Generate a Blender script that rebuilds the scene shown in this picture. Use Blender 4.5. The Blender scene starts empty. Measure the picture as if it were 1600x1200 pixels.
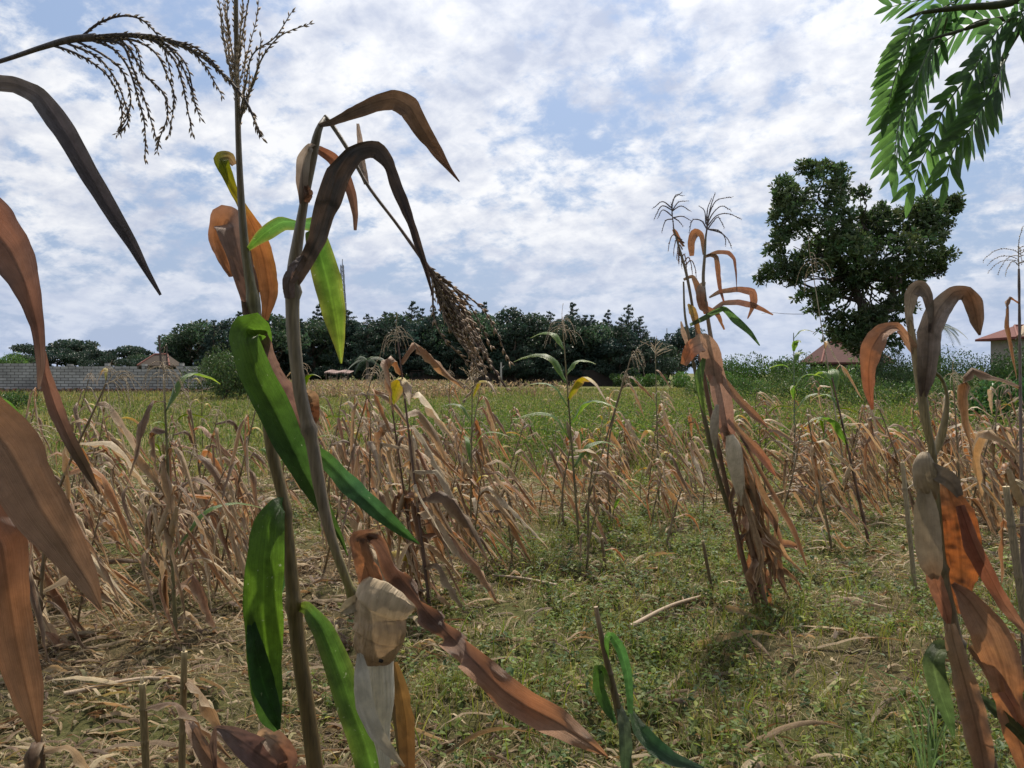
import bpy, math, random
import numpy as np
R = math.radians
C = bpy.context.scene
# ------------------------------------------------------------------ camera
CAMH, F, HOR = 1.55, 1200.0, 583.0
PITCH = math.atan((600.0 - HOR) / F)
cam_d = bpy.data.cameras.new("camera")
cam = bpy.data.objects.new("camera", cam_d)
C.collection.objects.link(cam)
cam.location = (0, 0, CAMH)
cam.rotation_euler = (R(90) - PITCH, 0, 0)
cam_d.sensor_width = 36
cam_d.lens = 27.0
cam_d.clip_start = 0.05
cam_d.clip_end = 6000
C.camera = cam
# ------------------------------------------------------------------ light
SUN_EL, SUN_AZ = 58.0, 12.0        # azimuth measured from +Y (view direction) towards +X
w = bpy.data.worlds.new("World"); C.world = w; w.use_nodes = True
nt = w.node_tree; N = nt.nodes; LK = nt.links
for n in list(N): N.remove(n)
def nd(t, tree=None, **kw):
    n = (tree or N).new(t)
    for k, v in kw.items(): setattr(n, k, v)
    return n
def math_node(NN, L, op, a, b=None, clamp=False):
    n = NN.new('ShaderNodeMath'); n.operation = op; n.use_clamp = clamp
    for i, v in enumerate((a, b)):
        if v is None: continue
        if isinstance(v, (int, float)): n.inputs[i].default_value = v
        else: L.new(v, n.inputs[i])
    return n.outputs[0]
SKYS = 0.10
bg = nd('ShaderNodeBackground'); bg.inputs[1].default_value = SKYS
out = nd('ShaderNodeOutputWorld'); LK.new(bg.outputs[0], out.inputs[0])
sky = nd('ShaderNodeTexSky', sky_type='NISHITA', sun_disc=False)
sky.sun_elevation = R(SUN_EL); sky.sun_rotation = R(SUN_AZ)
sky.air_density = 1.3; sky.dust_density = 2.2; sky.ozone_density = 1.5
tc = nd('ShaderNodeTexCoord'); sp = nd('ShaderNodeSeparateXYZ'); LK.new(tc.outputs['Generated'], sp.inputs[0])
zz = math_node(N, LK, 'MAXIMUM', math_node(N, LK, 'ADD', sp.outputs[2], 0.40), 0.05)
cx = math_node(N, LK, 'DIVIDE', sp.outputs[0], zz); cy = math_node(N, LK, 'DIVIDE', sp.outputs[1], zz)
cb = nd('ShaderNodeCombineXYZ'); LK.new(cx, cb.inputs[0]); LK.new(cy, cb.inputs[1])
mp = nd('ShaderNodeMapping'); LK.new(cb.outputs[0], mp.inputs[0])
mp.inputs['Rotation'].default_value = (0, 0, R(35)); mp.inputs['Location'].default_value = (3.1, 1.7, 0)
mp.inputs['Scale'].default_value = (1.6, 1.6, 1)
def noise(vec, scale, detail, rough, dist=0.0):
    n = nd('ShaderNodeTexNoise'); n.inputs['Scale'].default_value = scale; n.inputs['Detail'].default_value = detail
    n.inputs['Roughness'].default_value = rough; n.inputs['Distortion'].default_value = dist
    LK.new(vec, n.inputs['Vector']); return n.outputs['Fac']
n1 = noise(mp.outputs[0], 1.5, 3, 0.5, 0.4)
n2 = noise(mp.outputs[0], 5.8, 12, 0.63, 0.12)
s = math_node(N, LK, 'ADD', math_node(N, LK, 'MULTIPLY', n1, 0.52), math_node(N, LK, 'MULTIPLY', n2, 0.65))
mr = nd('ShaderNodeMapRange', interpolation_type='SMOOTHSTEP'); LK.new(s, mr.inputs[0])
mr.inputs[1].default_value = 0.48; mr.inputs[2].default_value = 0.62
n3 = noise(mp.outputs[0], 2.0, 5, 0.55, 0.1)
n4 = noise(mp.outputs[0], 10.0, 6, 0.6, 0.2)
sh = math_node(N, LK, 'ADD', math_node(N, LK, 'MULTIPLY', n3, 0.6), math_node(N, LK, 'MULTIPLY', n4, 0.4))
cr = nd('ShaderNodeValToRGB'); LK.new(sh, cr.inputs[0])
cr.color_ramp.elements[0].position = 0.38; cr.color_ramp.elements[0].color = (0.52, 0.58, 0.73, 1)
cr.color_ramp.elements[1].position = 0.58; cr.color_ramp.elements[1].color = (0.96, 0.97, 1.0, 1)
cs = nd('ShaderNodeVectorMath', operation='SCALE'); LK.new(cr.outputs[0], cs.inputs[0]); cs.inputs['Scale'].default_value = 0.93 / SKYS
# clear sky: nishita toned to the paler blue of the photograph
sk2 = nd('ShaderNodeMix', data_type='RGBA'); sk2.inputs[0].default_value = 0.72
LK.new(sky.outputs[0], sk2.inputs[6]); sk2.inputs[7].default_value = (0.32 / SKYS, 0.44 / SKYS, 0.68 / SKYS, 1)
mx = nd('ShaderNodeMix', data_type='RGBA'); LK.new(mr.outputs[0], mx.inputs[0]); LK.new(sk2.outputs[2], mx.inputs[6]); LK.new(cs.outputs[0], mx.inputs[7])
# thin high haze low over the horizon
hz = nd('ShaderNodeMapRange', interpolation_type='SMOOTHSTEP'); LK.new(sp.outputs[2], hz.inputs[0])
hz.inputs[1].default_value = -0.02; hz.inputs[2].default_value = 0.22; hz.inputs[3].default_value = 0.75; hz.inputs[4].default_value = 0.0
hc = nd('ShaderNodeMix', data_type='RGBA'); LK.new(hz.outputs[0], hc.inputs[0]); LK.new(mx.outputs[2], hc.inputs[6]); hc.inputs[7].default_value = (0.46 / SKYS, 0.55 / SKYS, 0.74 / SKYS, 1)
sdir = (math.sin(R(SUN_AZ)) * math.cos(R(SUN_EL)), math.cos(R(SUN_AZ)) * math.cos(R(SUN_EL)), math.sin(R(SUN_EL)))
dp = nd('ShaderNodeVectorMath', operation='DOT_PRODUCT'); LK.new(tc.outputs['Generated'], dp.inputs[0]); dp.inputs[1].default_value = sdir
gl = math_node(N, LK, 'ADD', math_node(N, LK, 'MULTIPLY', math_node(N, LK, 'POWER', math_node(N, LK, 'MAXIMUM', dp.outputs['Value'], 0.0), 5.0), 0.42), 0.90)
gs = nd('ShaderNodeVectorMath', operation='SCALE'); LK.new(hc.outputs[2], gs.inputs[0]); LK.new(gl, gs.inputs['Scale'])
LK.new(gs.outputs[0], bg.inputs[0])
sd = bpy.data.lights.new("sun", 'SUN'); sd.energy = 5.0; sd.angle = R(2.0); sd.color = (1.0, 0.91, 0.78)
sun = bpy.data.objects.new("sun", sd); C.collection.objects.link(sun)
sun.rotation_euler = (R(90 - SUN_EL), 0, R(180 - SUN_AZ)); sun.location = (0, 0, 30)
C.view_settings.view_transform = 'Standard'; C.view_settings.look = 'None'
C.view_settings.exposure = 0.18; C.view_settings.gamma = 1.0

# ------------------------------------------------------------------ helpers
rng = np.random.default_rng(7)
CP, SP = math.cos(PITCH), math.sin(PITCH)
def P(px, py, d):
    """point seen at photo pixel (px,py) at forward depth d metres"""
    x = (px - 800.0) / F * d; v = -(py - 600.0) / F * d
    return np.array([x, d * CP + v * SP, CAMH - d * SP + v * CP])
def G(px, py):
    d = CAMH * F / (py - HOR)
    p = P(px, py, d); p[2] = 0; return p
CAMP = np.array([0, 0, CAMH]); VIEW = np.array([0, CP, -SP])
def unit(a):
    return a / np.maximum(np.linalg.norm(a, axis=-1, keepdims=True), 1e-9)
def vnoise(x, y, seed=0):
    x = np.asarray(x, float); y = np.asarray(y, float)
    xi = np.floor(x).astype(np.int64); yi = np.floor(y).astype(np.int64)
    fx = x - xi; fy = y - yi; fx = fx * fx * (3 - 2 * fx); fy = fy * fy * (3 - 2 * fy)
    def h(a, b):
        n = (a * 374761393 + b * 668265263 + seed * 974634777) & 0xffffffff
        n = ((n ^ (n >> 13)) * 1274126177) & 0xffffffff
        return ((n ^ (n >> 16)) & 0xffff) / 65535.0
    return (h(xi, yi) * (1 - fx) + h(xi + 1, yi) * fx) * (1 - fy) + (h(xi, yi + 1) * (1 - fx) + h(xi + 1, yi + 1) * fx) * fy
def fbm(x, y, seed=0, o=3):
    s = 0; a = 0.5; t = 0
    for k in range(o):
        s = s + a * vnoise(np.asarray(x) * 2 ** k, np.asarray(y) * 2 ** k, seed + k); t += a; a *= 0.5
    return s / t

class MB:
    """collects quads / tris with per-vertex colour and uv, links ONE mesh object"""
    def __init__(s): s.v = []; s.q = []; s.t = []; s.c = []; s.u = []; s.n = 0
    def add(s, V, Q=None, T=None, col=(1, 1, 1), uv=None):
        V = np.asarray(V, float).reshape(-1, 3); n = len(V)
        if Q is not None and len(Q): s.q.append(np.asarray(Q, np.int64).reshape(-1, 4) + s.n)
        if T is not None and len(T): s.t.append(np.asarray(T, np.int64).reshape(-1, 3) + s.n)
        s.v.append(V); c = np.asarray(col, float)
        if c.ndim == 1: c = np.tile(c, (n, 1))
        s.c.append(c.reshape(-1, 3)); s.u.append(np.zeros((n, 2)) if uv is None else np.asarray(uv, float).reshape(-1, 2)); s.n += n
    def merge(s, o):
        for V, c, u in zip(o.v, o.c, o.u): s.v.append(V); s.c.append(c); s.u.append(u)
        for q in o.q: s.q.append(q + s.n)
        for t in o.t: s.t.append(t + s.n)
        s.n += o.n
    def mesh(s, name, mat, smooth=True, origin=None):
        me = bpy.data.meshes.new(name)
        V = np.concatenate(s.v); 
        if origin is not None: V = V - np.asarray(origin)
        q = np.concatenate(s.q) if s.q else np.zeros((0, 4), np.int64); t = np.concatenate(s.t) if s.t else np.zeros((0, 3), np.int64)
        nl = len(q) * 4 + len(t) * 3
        me.vertices.add(len(V)); me.vertices.foreach_set('co', V.astype(np.float32).ravel())
        me.loops.add(nl); li = np.concatenate([q.ravel(), t.ravel()]).astype(np.int32); me.loops.foreach_set('vertex_index', li)
        me.polygons.add(len(q) + len(t))
        ls = np.concatenate([np.arange(len(q)) * 4, len(q) * 4 + np.arange(len(t)) * 3]).astype(np.int32)
        me.polygons.foreach_set('loop_start', ls)
        me.polygons.foreach_set('use_smooth', np.full(len(q) + len(t), smooth, bool))
        ca = me.color_attributes.new('Col', 'FLOAT_COLOR', 'POINT')
        cc = np.ones((len(V), 4), np.float32); cc[:, :3] = np.clip(np.concatenate(s.c), 0, 1); ca.data.foreach_set('color', cc.ravel())
        uv = me.uv_layers.new(name='UV'); U = np.concatenate(s.u)[li]; uv.data.foreach_set('uv', U.astype(np.float32).ravel())
        me.update(calc_edges=True); me.validate()
        me.materials.append(mat); return me
    def build(s, name, mat, parent=None, smooth=True, loc=None):
        origin = None
        if parent is not None:
            origin = np.zeros(3); q_ = parent
            while q_ is not None: origin = origin + np.array(q_.location); q_ = q_.parent
        elif loc is not None: origin = np.asarray(loc)
        o = bpy.data.objects.new(name, s.mesh(name, mat, smooth, origin)); C.collection.objects.link(o)
        if parent is not None: o.parent = parent
        elif loc is not None: o.location = tuple(loc)
        return o
def tag(o, label=None, cat=None, group=None, kind=None):
    if label: o['label'] = label
    if cat: o['category'] = cat
    if group: o['group'] = group
    if kind: o['kind'] = kind
    return o
def thing(name, loc, label=None, cat=None, group=None):
    o = bpy.data.objects.new(name, None); C.collection.objects.link(o); o.location = tuple(float(v) for v in loc)
    o.empty_display_size = 0.1
    return tag(o, label, cat, group)
def copy_tree(o, parent=None):
    c = o.copy(); C.collection.objects.link(c)
    if parent is not None: c.parent = parent
    for ch in list(o.children): copy_tree(ch, c)
    return c

def spline(pts, n, lin=0.0):
    """catmull-rom through rows of pts, resampled to n rows by chord length"""
    p = np.asarray(pts, float)
    if len(p) == 2: return p[0] + (p[1] - p[0]) * np.linspace(0, 1, n)[:, None]
    a = np.vstack([2 * p[0] - p[1], p, 2 * p[-1] - p[-2]]); seg = len(p) - 1
    fine = []
    for i in range(seg):
        t = np.linspace(0, 1, 24, endpoint=(i == seg - 1))[:, None]
        p0, p1, p2, p3 = a[i], a[i + 1], a[i + 2], a[i + 3]
        fine.append(lin * (p1 * (1 - t) + p2 * t) + (1 - lin) * 0.5 * ((2 * p1) + (-p0 + p2) * t + (2 * p0 - 5 * p1 + 4 * p2 - p3) * t ** 2 + (-p0 + 3 * p1 - 3 * p2 + p3) * t ** 3))
    f = np.vstack(fine); k = min(3, f.shape[1])
    d = np.concatenate([[0], np.cumsum(np.linalg.norm(np.diff(f[:, :k], axis=0), axis=1))])
    s = np.linspace(0, d[-1], n)
    return np.stack([np.interp(s, d, f[:, j]) for j in range(f.shape[1])], 1)
def grid_faces(n, m, closed=False):
    i, j = np.meshgrid(np.arange(n - 1), np.arange(m if closed else m - 1), indexing='ij')
    j2 = (j + 1) % m
    return np.stack([i * m + j, i * m + j2, (i + 1) * m + j2, (i + 1) * m + j], -1).reshape(-1, 4)
def tube(mb, pts, rad, col, n=8, cap=True, groove=0.0, flat=None, wob=0.0, seed=0):
    p = np.asarray(pts, float); K = len(p); rad = np.broadcast_to(np.asarray(rad, float), (K,))
    t = unit(np.gradient(p, axis=0)); ref = np.array([0.93, 0.12, 0.35])
    a = unit(np.cross(t, ref)); b = np.cross(t, a)
    th = np.linspace(0, 2 * math.pi, n, endpoint=False)
    rr = rad[:, None] * (1 + groove * np.cos(3 * th)[None] + (wob * (fbm(np.arange(K)[:, None] * 0.35 + seed, th[None] * 1.3 + seed, 5) - .5) if wob else 0))
    V = p[:, None] + rr[..., None] * (a[:, None] * np.cos(th)[None, :, None] + b[:, None] * np.sin(th)[None, :, None] * (flat or 1.0))
    col = np.asarray(col, float)
    if col.ndim == 2: col = np.repeat(col, n, 0)
    ln = np.concatenate([[0], np.cumsum(np.linalg.norm(np.diff(p, axis=0), axis=1))])
    uv = np.stack(np.broadcast_arrays(th[None] / (2 * math.pi), ln[:, None]), -1)
    mb.add(V, grid_faces(K, n, True), col=col, uv=uv)
    if cap:
        for e, q in ((0, 0), (K - 1, 1)):
            ring = V[e]; c = ring.mean(0); i = np.arange(n); j = (i + 1) % n
            T = np.stack([np.full(n, n), j, i] if q == 0 else [np.full(n, n), i, j], 1)
            cc = col if col.ndim == 1 else col[e * n]
            mb.add(np.vstack([ring, c]), T=T, col=cc)
def cstops(v, stops):
    xs = [s[0] for s in stops]
    return np.stack([np.interp(v, xs, [s[1][k] for s in stops]) for k in range(3)], -1)
def ribbon(mb, p, side, hw, fold=0.3, ruf=0.0, rfreq=5.0, nu=7, stops=None, edge=None, ea=0.0, blotch=0.12, crumple=0.0, seed=0, curl=0.0, bcol=None, tatter=0.0, tear=0.0):
    """leaf blade: centre line p (K,3), side vectors (K,3), half widths (K,)"""
    K = len(p); t = unit(np.gradient(p, axis=0)); side = unit(side - t * (side * t).sum(1, keepdims=True)); nor = np.cross(t, side)
    s = np.linspace(-1, 1, nu); v = np.linspace(0, 1, K); S, Vv = np.meshgrid(s, v)
    h = hw[:, None]
    if tatter:
        tt = 1 - tatter * np.maximum(0, fbm(Vv * 9 + seed, np.sign(S) * 3 + 7.0, seed, 3) - 0.5) * 2.2 * (np.abs(S) > .6)
    else: tt = 1.0
    tt = tt * (1 + .22 * (fbm(Vv * 7 + seed * 2, np.sign(S) * 5 + 9.0, seed + 11, 3) - .5) * np.abs(S))
    if curl:
        ang = S * curl; off_s = h * np.sin(ang) / max(curl, 1e-3) * tt; off_n = h * (1 - np.cos(ang)) / max(curl, 1e-3)
    else: off_s = h * S * tt; off_n = 0 * S
    off_n = off_n + fold * h * (np.abs(S) - 0.5)
    if ruf: off_n = off_n + ruf * np.abs(S) ** 1.5 * np.sin(Vv * rfreq * 6.283 + np.sign(S) * 0.9 + seed * 1.7 + 1.5 * np.sin(Vv * 9 + seed)) * np.minimum(1, h / max(hw.max(), 1e-6) * 1.5)
    if crumple: off_n = off_n + crumple * (fbm(S * 2.2 + seed, Vv * 14 + seed * 3, seed, 3) - 0.5) * 2
    V = p[:, None] + side[:, None] * off_s[..., None] + nor[:, None] * off_n[..., None]
    col = cstops(Vv, stops)
    if edge is not None:
        wgt = np.clip(ea * np.abs(S) ** 3 + 0.6 * ea * (fbm(S * 1.5 + seed, Vv * 6, seed + 4, 3) - 0.55) * 2 * np.abs(S), 0, 1)[..., None]
        col = col * (1 - wgt) + np.asarray(edge) * wgt
    if bcol is not None:
        wgt = np.clip((fbm(S * 2 + seed * 2, Vv * 10 + seed, seed + 9, 3) - 0.55) * 6, 0, 1)[..., None] * 0.7
        col = col * (1 - wgt) + np.asarray(bcol) * wgt
    col = col * (1 + blotch * 2 * (fbm(S * 3 + seed, Vv * 12 + seed, seed + 2, 3) - 0.5))[..., None]
    Q = grid_faces(K, nu)
    if tear:
        sm = np.abs(S)[:-1, :-1] * .5 + np.abs(S)[1:, 1:] * .5; nz_ = fbm(S * 2.5 + seed * 3.3, Vv * 26 + seed, seed + 21, 3)[:-1, :-1]; cut = (nz_ + tear * (sm - .5) > .70) & (sm > .35) & (Vv[:-1, :-1] > .12)
        Q = Q[~cut.ravel()]
    mb.add(V, Q, col=col.reshape(-1, 3), uv=np.stack([S, Vv], -1))

# ------------------------------------------------------------------ materials
def mat_new(name):
    m = bpy.data.materials.new(name); m.use_nodes = True; m.node_tree.nodes.clear(); return m, m.node_tree.nodes, m.node_tree.links
def leaf_material(name, trans=0.4, rough=0.5, sat=1.35, val=1.6, veins=0.0, spec=0.4, warm=(1, 1, 1), speck=0.0):
    m, n, L = mat_new(name)
    o = n.new('ShaderNodeOutputMaterial'); mixs = n.new('ShaderNodeMixShader'); mixs.inputs[0].default_value = trans
    pr = n.new('ShaderNodeBsdfPrincipled'); pr.inputs['Roughness'].default_value = rough; pr.inputs['Specular IOR Level'].default_value = spec
    tr = n.new('ShaderNodeBsdfTranslucent'); at = n.new('ShaderNodeAttribute'); at.attribute_name = 'Col'
    src = at.outputs['Color']
    if veins:
        uv = n.new('ShaderNodeUVMap'); mpn = n.new('ShaderNodeMapping'); L.new(uv.outputs[0], mpn.inputs[0]); mpn.inputs['Scale'].default_value = (24, 1.0, 1)
        no = n.new('ShaderNodeTexNoise'); no.inputs['Scale'].default_value = 1.6; no.inputs['Detail'].default_value = 4; L.new(mpn.outputs[0], no.inputs['Vector'])
        su = n.new('ShaderNodeSeparateXYZ'); L.new(uv.outputs[0], su.inputs[0])
        ab = math_node(n, L, 'ABSOLUTE', su.outputs[0])
        rib = n.new('ShaderNodeMapRange'); L.new(ab, rib.inputs[0]); rib.inputs[1].default_value = 0.03; rib.inputs[2].default_value = 0.10; rib.inputs[3].default_value = 1.35 if 'green' in name else (1.04 if 'husk' in name else 0.72); rib.inputs[4].default_value = 1.0
        f1 = n.new('ShaderNodeMapRange'); L.new(no.outputs['Fac'], f1.inputs[0]); f1.inputs[1].default_value = 0.3; f1.inputs[2].default_value = 0.7
        f1.inputs[3].default_value = 1 - veins; f1.inputs[4].default_value = 1 + veins
        f = math_node(n, L, 'MULTIPLY', f1.outputs[0], rib.outputs[0])
        vm = n.new('ShaderNodeVectorMath'); vm.operation = 'SCALE'; L.new(src, vm.inputs[0]); L.new(f, vm.inputs['Scale']); src = vm.outputs[0]
        bp = n.new('ShaderNodeBump'); bp.inputs['Strength'].default_value = 0.9; bp.inputs['Distance'].default_value = 0.003; L.new(no.outputs['Fac'], bp.inputs['Height']); L.new(bp.outputs[0], pr.inputs['Normal'])
        if speck:
            n5 = n.new('ShaderNodeTexNoise'); n5.inputs['Scale'].default_value = 130; tcg = n.new('ShaderNodeTexCoord'); L.new(tcg.outputs['Object'], n5.inputs['Vector'])
            mk = n.new('ShaderNodeMapRange'); L.new(n5.outputs['Fac'], mk.inputs[0]); mk.inputs[1].default_value = 0.71; mk.inputs[2].default_value = 0.75
            mm = math_node(n, L, 'MULTIPLY', mk.outputs[0], speck)
            mc = n.new('ShaderNodeMix'); mc.data_type = 'RGBA'; L.new(mm, mc.inputs[0]); L.new(src, mc.inputs[6]); mc.inputs[7].default_value = (0.5, 0.5, 0.35, 1); src = mc.outputs[2]
    tco = n.new('ShaderNodeTexCoord'); nm = n.new('ShaderNodeTexNoise'); nm.inputs['Scale'].default_value = 45 if veins else 3; nm.inputs['Detail'].default_value = 5; nm.inputs['Roughness'].default_value = .65; L.new(tco.outputs['Object'], nm.inputs['Vector'])
    mm_ = n.new('ShaderNodeMapRange'); L.new(nm.outputs['Fac'], mm_.inputs[0]); mm_.inputs[1].default_value = .32; mm_.inputs[2].default_value = .62; mm_.inputs[3].default_value = .62 if veins > .2 else .82; mm_.inputs[4].default_value = 1.12
    vs = n.new('ShaderNodeVectorMath'); vs.operation = 'SCALE'; L.new(src, vs.inputs[0]); L.new(mm_.outputs[0], vs.inputs['Scale']); src = vs.outputs[0]
    L.new(src, pr.inputs['Base Color'])
    hs = n.new('ShaderNodeHueSaturation'); hs.inputs['Saturation'].default_value = sat; hs.inputs['Value'].default_value = val; L.new(src, hs.inputs['Color'])
    wm = n.new('ShaderNodeVectorMath'); wm.operation = 'MULTIPLY'; L.new(hs.outputs[0], wm.inputs[0]); wm.inputs[1].default_value = warm
    L.new(wm.outputs[0], tr.inputs['Color'])
    L.new(pr.outputs[0], mixs.inputs[1]); L.new(tr.outputs[0], mixs.inputs[2]); L.new(mixs.outputs[0], o.inputs[0]); return m
def solid_material(name, rough=0.8, nscale=8.0, namp=0.25, bump=0.3, bdist=0.01, stretch=(1, 1, 1), col=None, spec=0.3):
    m, n, L = mat_new(name)
    o = n.new('ShaderNodeOutputMaterial'); pr = n.new('ShaderNodeBsdfPrincipled'); pr.inputs['Roughness'].default_value = rough; pr.inputs['Specular IOR Level'].default_value = spec
    tcn = n.new('ShaderNodeTexCoord'); mpn = n.new('ShaderNodeMapping'); mpn.inputs['Scale'].default_value = stretch; L.new(tcn.outputs['Object'], mpn.inputs[0])
    no = n.new('ShaderNodeTexNoise'); no.inputs['Scale'].default_value = nscale; no.inputs['Detail'].default_value = 6; L.new(mpn.outputs[0], no.inputs['Vector'])
    mrn = n.new('ShaderNodeMapRange'); L.new(no.outputs['Fac'], mrn.inputs[0]); mrn.inputs[1].default_value = 0.3; mrn.inputs[2].default_value = 0.7; mrn.inputs[3].default_value = 1 - namp; mrn.inputs[4].default_value = 1 + namp
    vm = n.new('ShaderNodeVectorMath'); vm.operation = 'SCALE'; L.new(mrn.outputs[0], vm.inputs['Scale'])
    if col is None:
        at = n.new('ShaderNodeAttribute'); at.attribute_name = 'Col'; L.new(at.outputs['Color'], vm.inputs[0])
    else: vm.inputs[0].default_value = col
    L.new(vm.outputs[0], pr.inputs['Base Color'])
    bp = n.new('ShaderNodeBump'); bp.inputs['Strength'].default_value = bump; bp.inputs['Distance'].default_value = bdist; L.new(no.outputs['Fac'], bp.inputs['Height']); L.new(bp.outputs[0], pr.inputs['Normal'])
    L.new(pr.outputs[0], o.inputs[0]); return m
M_DRY = leaf_material('dry_leaf', trans=0.30, rough=0.5, sat=1.12, val=1.15, veins=0.20, spec=0.4, warm=(1.06, 0.88, 0.78))
M_GREEN = leaf_material('green_leaf', trans=0.42, rough=0.38, sat=1.0, val=1.9, veins=0.24, spec=0.5, speck=0.35)
M_THICK = leaf_material('thick_dry_leaf', trans=0.10, rough=0.42, sat=1.0, val=1.0, veins=0.30, spec=0.6)
M_HUSK = leaf_material('husk', trans=0.15, rough=0.6, sat=1.1, val=1.2, veins=0.10, spec=0.3)
M_STALK = solid_material('stalk', rough=0.5, nscale=40, namp=0.38, bump=0.35, bdist=0.003, stretch=(6, 6, 0.6), spec=0.45)
M_TASSEL = leaf_material('tassel_fibre', trans=0.2, rough=0.7, sat=1.1, val=1.2)
M_GRASS = leaf_material('grass_blade', trans=0.4, rough=0.55, sat=1.1, val=1.5, spec=0.3)
M_CROWN = leaf_material('foliage', trans=0.25, rough=0.5, sat=1.1, val=1.6, spec=0.35)
M_FROND = leaf_material('frond_leaf', trans=0.4, rough=0.4, sat=1.0, val=2.3, veins=0.1, spec=0.5)
M_BARK = solid_material('bark', rough=0.9, nscale=5, namp=0.35, bump=0.7, bdist=0.03, stretch=(3, 3, 0.6))
# palette (albedos)
DRY = (0.31, 0.215, 0.125); PALE = (0.50, 0.41, 0.27); ORANGE = (0.32, 0.17, 0.09); UMBER = (0.16, 0.10, 0.07); GREYB = (0.24, 0.20, 0.17)
GRN = (0.06, 0.125, 0.012); DGRN = (0.025, 0.07, 0.02); YGRN = (0.20, 0.26, 0.03); STRAW = (0.50, 0.42, 0.26); YEL = (0.45, 0.36, 0.06)
# ------------------------------------------------------------------ ground
def ground():
    m, n, L = mat_new('field_soil')
    o = n.new('ShaderNodeOutputMaterial'); pr = n.new('ShaderNodeBsdfPrincipled'); pr.inputs['Roughness'].default_value = 0.95; pr.inputs['Specular IOR Level'].default_value = 0.1
    tcn = n.new('ShaderNodeTexCoord')
    def nz(sc, de, ro=0.6):
        a = n.new('ShaderNodeTexNoise'); a.inputs['Scale'].default_value = sc; a.inputs['Detail'].default_value = de; a.inputs['Roughness'].default_value = ro; L.new(tcn.outputs['Object'], a.inputs['Vector']); return a.outputs['Fac']
    def ramp(f, st):
        r = n.new('ShaderNodeValToRGB'); L.new(f, r.inputs[0]); e = r.color_ramp.elements
        e[0].position, e[0].color = st[0][0], (*st[0][1], 1); e[1].position, e[1].color = st[-1][0], (*st[-1][1], 1)
        for p_, c_ in st[1:-1]: q = e.new(p_); q.color = (*c_, 1)
        return r.outputs[0]
    fine = ramp(nz(38, 8, 0.7), [(0.3, (0.035, 0.024, 0.016)), (0.5, (0.07, 0.05, 0.028)), (0.7, (0.18, 0.135, 0.075))])
    green = ramp(nz(30, 6, 0.7), [(0.3, (0.03, 0.045, 0.012)), (0.7, (0.12, 0.13, 0.04))])
    mf = ramp(nz(0.35, 5), [(0.4, (0, 0, 0)), (0.6, (1, 1, 1))])
    mxn = n.new('ShaderNodeMix'); mxn.data_type = 'RGBA'; L.new(mf, mxn.inputs[0]); L.new(fine, mxn.inputs[6]); L.new(green, mxn.inputs[7])
    sx = n.new('ShaderNodeSeparateXYZ'); L.new(tcn.outputs['Object'], sx.inputs[0])
    fr = n.new('ShaderNodeMapRange'); L.new(sx.outputs[1], fr.inputs[0]); fr.inputs[1].default_value = 9; fr.inputs[2].default_value = 24
    far = ramp(nz(0.9, 7, 0.65), [(0.3, (0.06, 0.075, 0.02)), (0.5, (0.11, 0.115, 0.035)), (0.7, (0.17, 0.14, 0.06))])
    mx2 = n.new('ShaderNodeMix'); mx2.data_type = 'RGBA'; L.new(fr.outputs[0], mx2.inputs[0]); L.new(mxn.outputs[2], mx2.inputs[6]); L.new(far, mx2.inputs[7])
    L.new(mx2.outputs[2], pr.inputs['Base Color'])
    bp = n.new('ShaderNodeBump'); bp.inputs['Strength'].default_value = 0.8; bp.inputs['Distance'].default_value = 0.03; L.new(nz(22, 8, 0.7), bp.inputs['Height']); L.new(bp.outputs[0], pr.inputs['Normal'])
    L.new(pr.outputs[0], o.inputs[0])
    # fine mesh near, coarse far
    ys = np.concatenate([np.linspace(-40, 0, 5), np.linspace(0.5, 20, 150), np.geomspace(21, 3000, 40)])
    xs = np.concatenate([-np.geomspace(2500, 13, 30), np.linspace(-12, 12, 180), np.geomspace(13, 2500, 30)])
    X, Y = np.meshgrid(xs, ys)
    Z = gz(X, Y)
    mb = MB(); mb.add(np.stack([X, Y, Z], -1), grid_faces(len(ys), len(xs)))
    tag(mb.build('ground', m), kind='structure')
def gz(X, Y):
    """ridged, clumpy field surface"""
    X = np.asarray(X, float); Y = np.asarray(Y, float)
    near = np.clip((22 - Y) / 10, 0, 1)
    return near * (0.05 * (fbm(X * 0.9, Y * 1.1, 3) - 0.5) + 0.05 * (fbm(X * 4, Y * 4, 8) - 0.5) + 0.025 * np.sin(Y * 7.5 + 0.8 * np.sin(X)))
ground()

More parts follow.
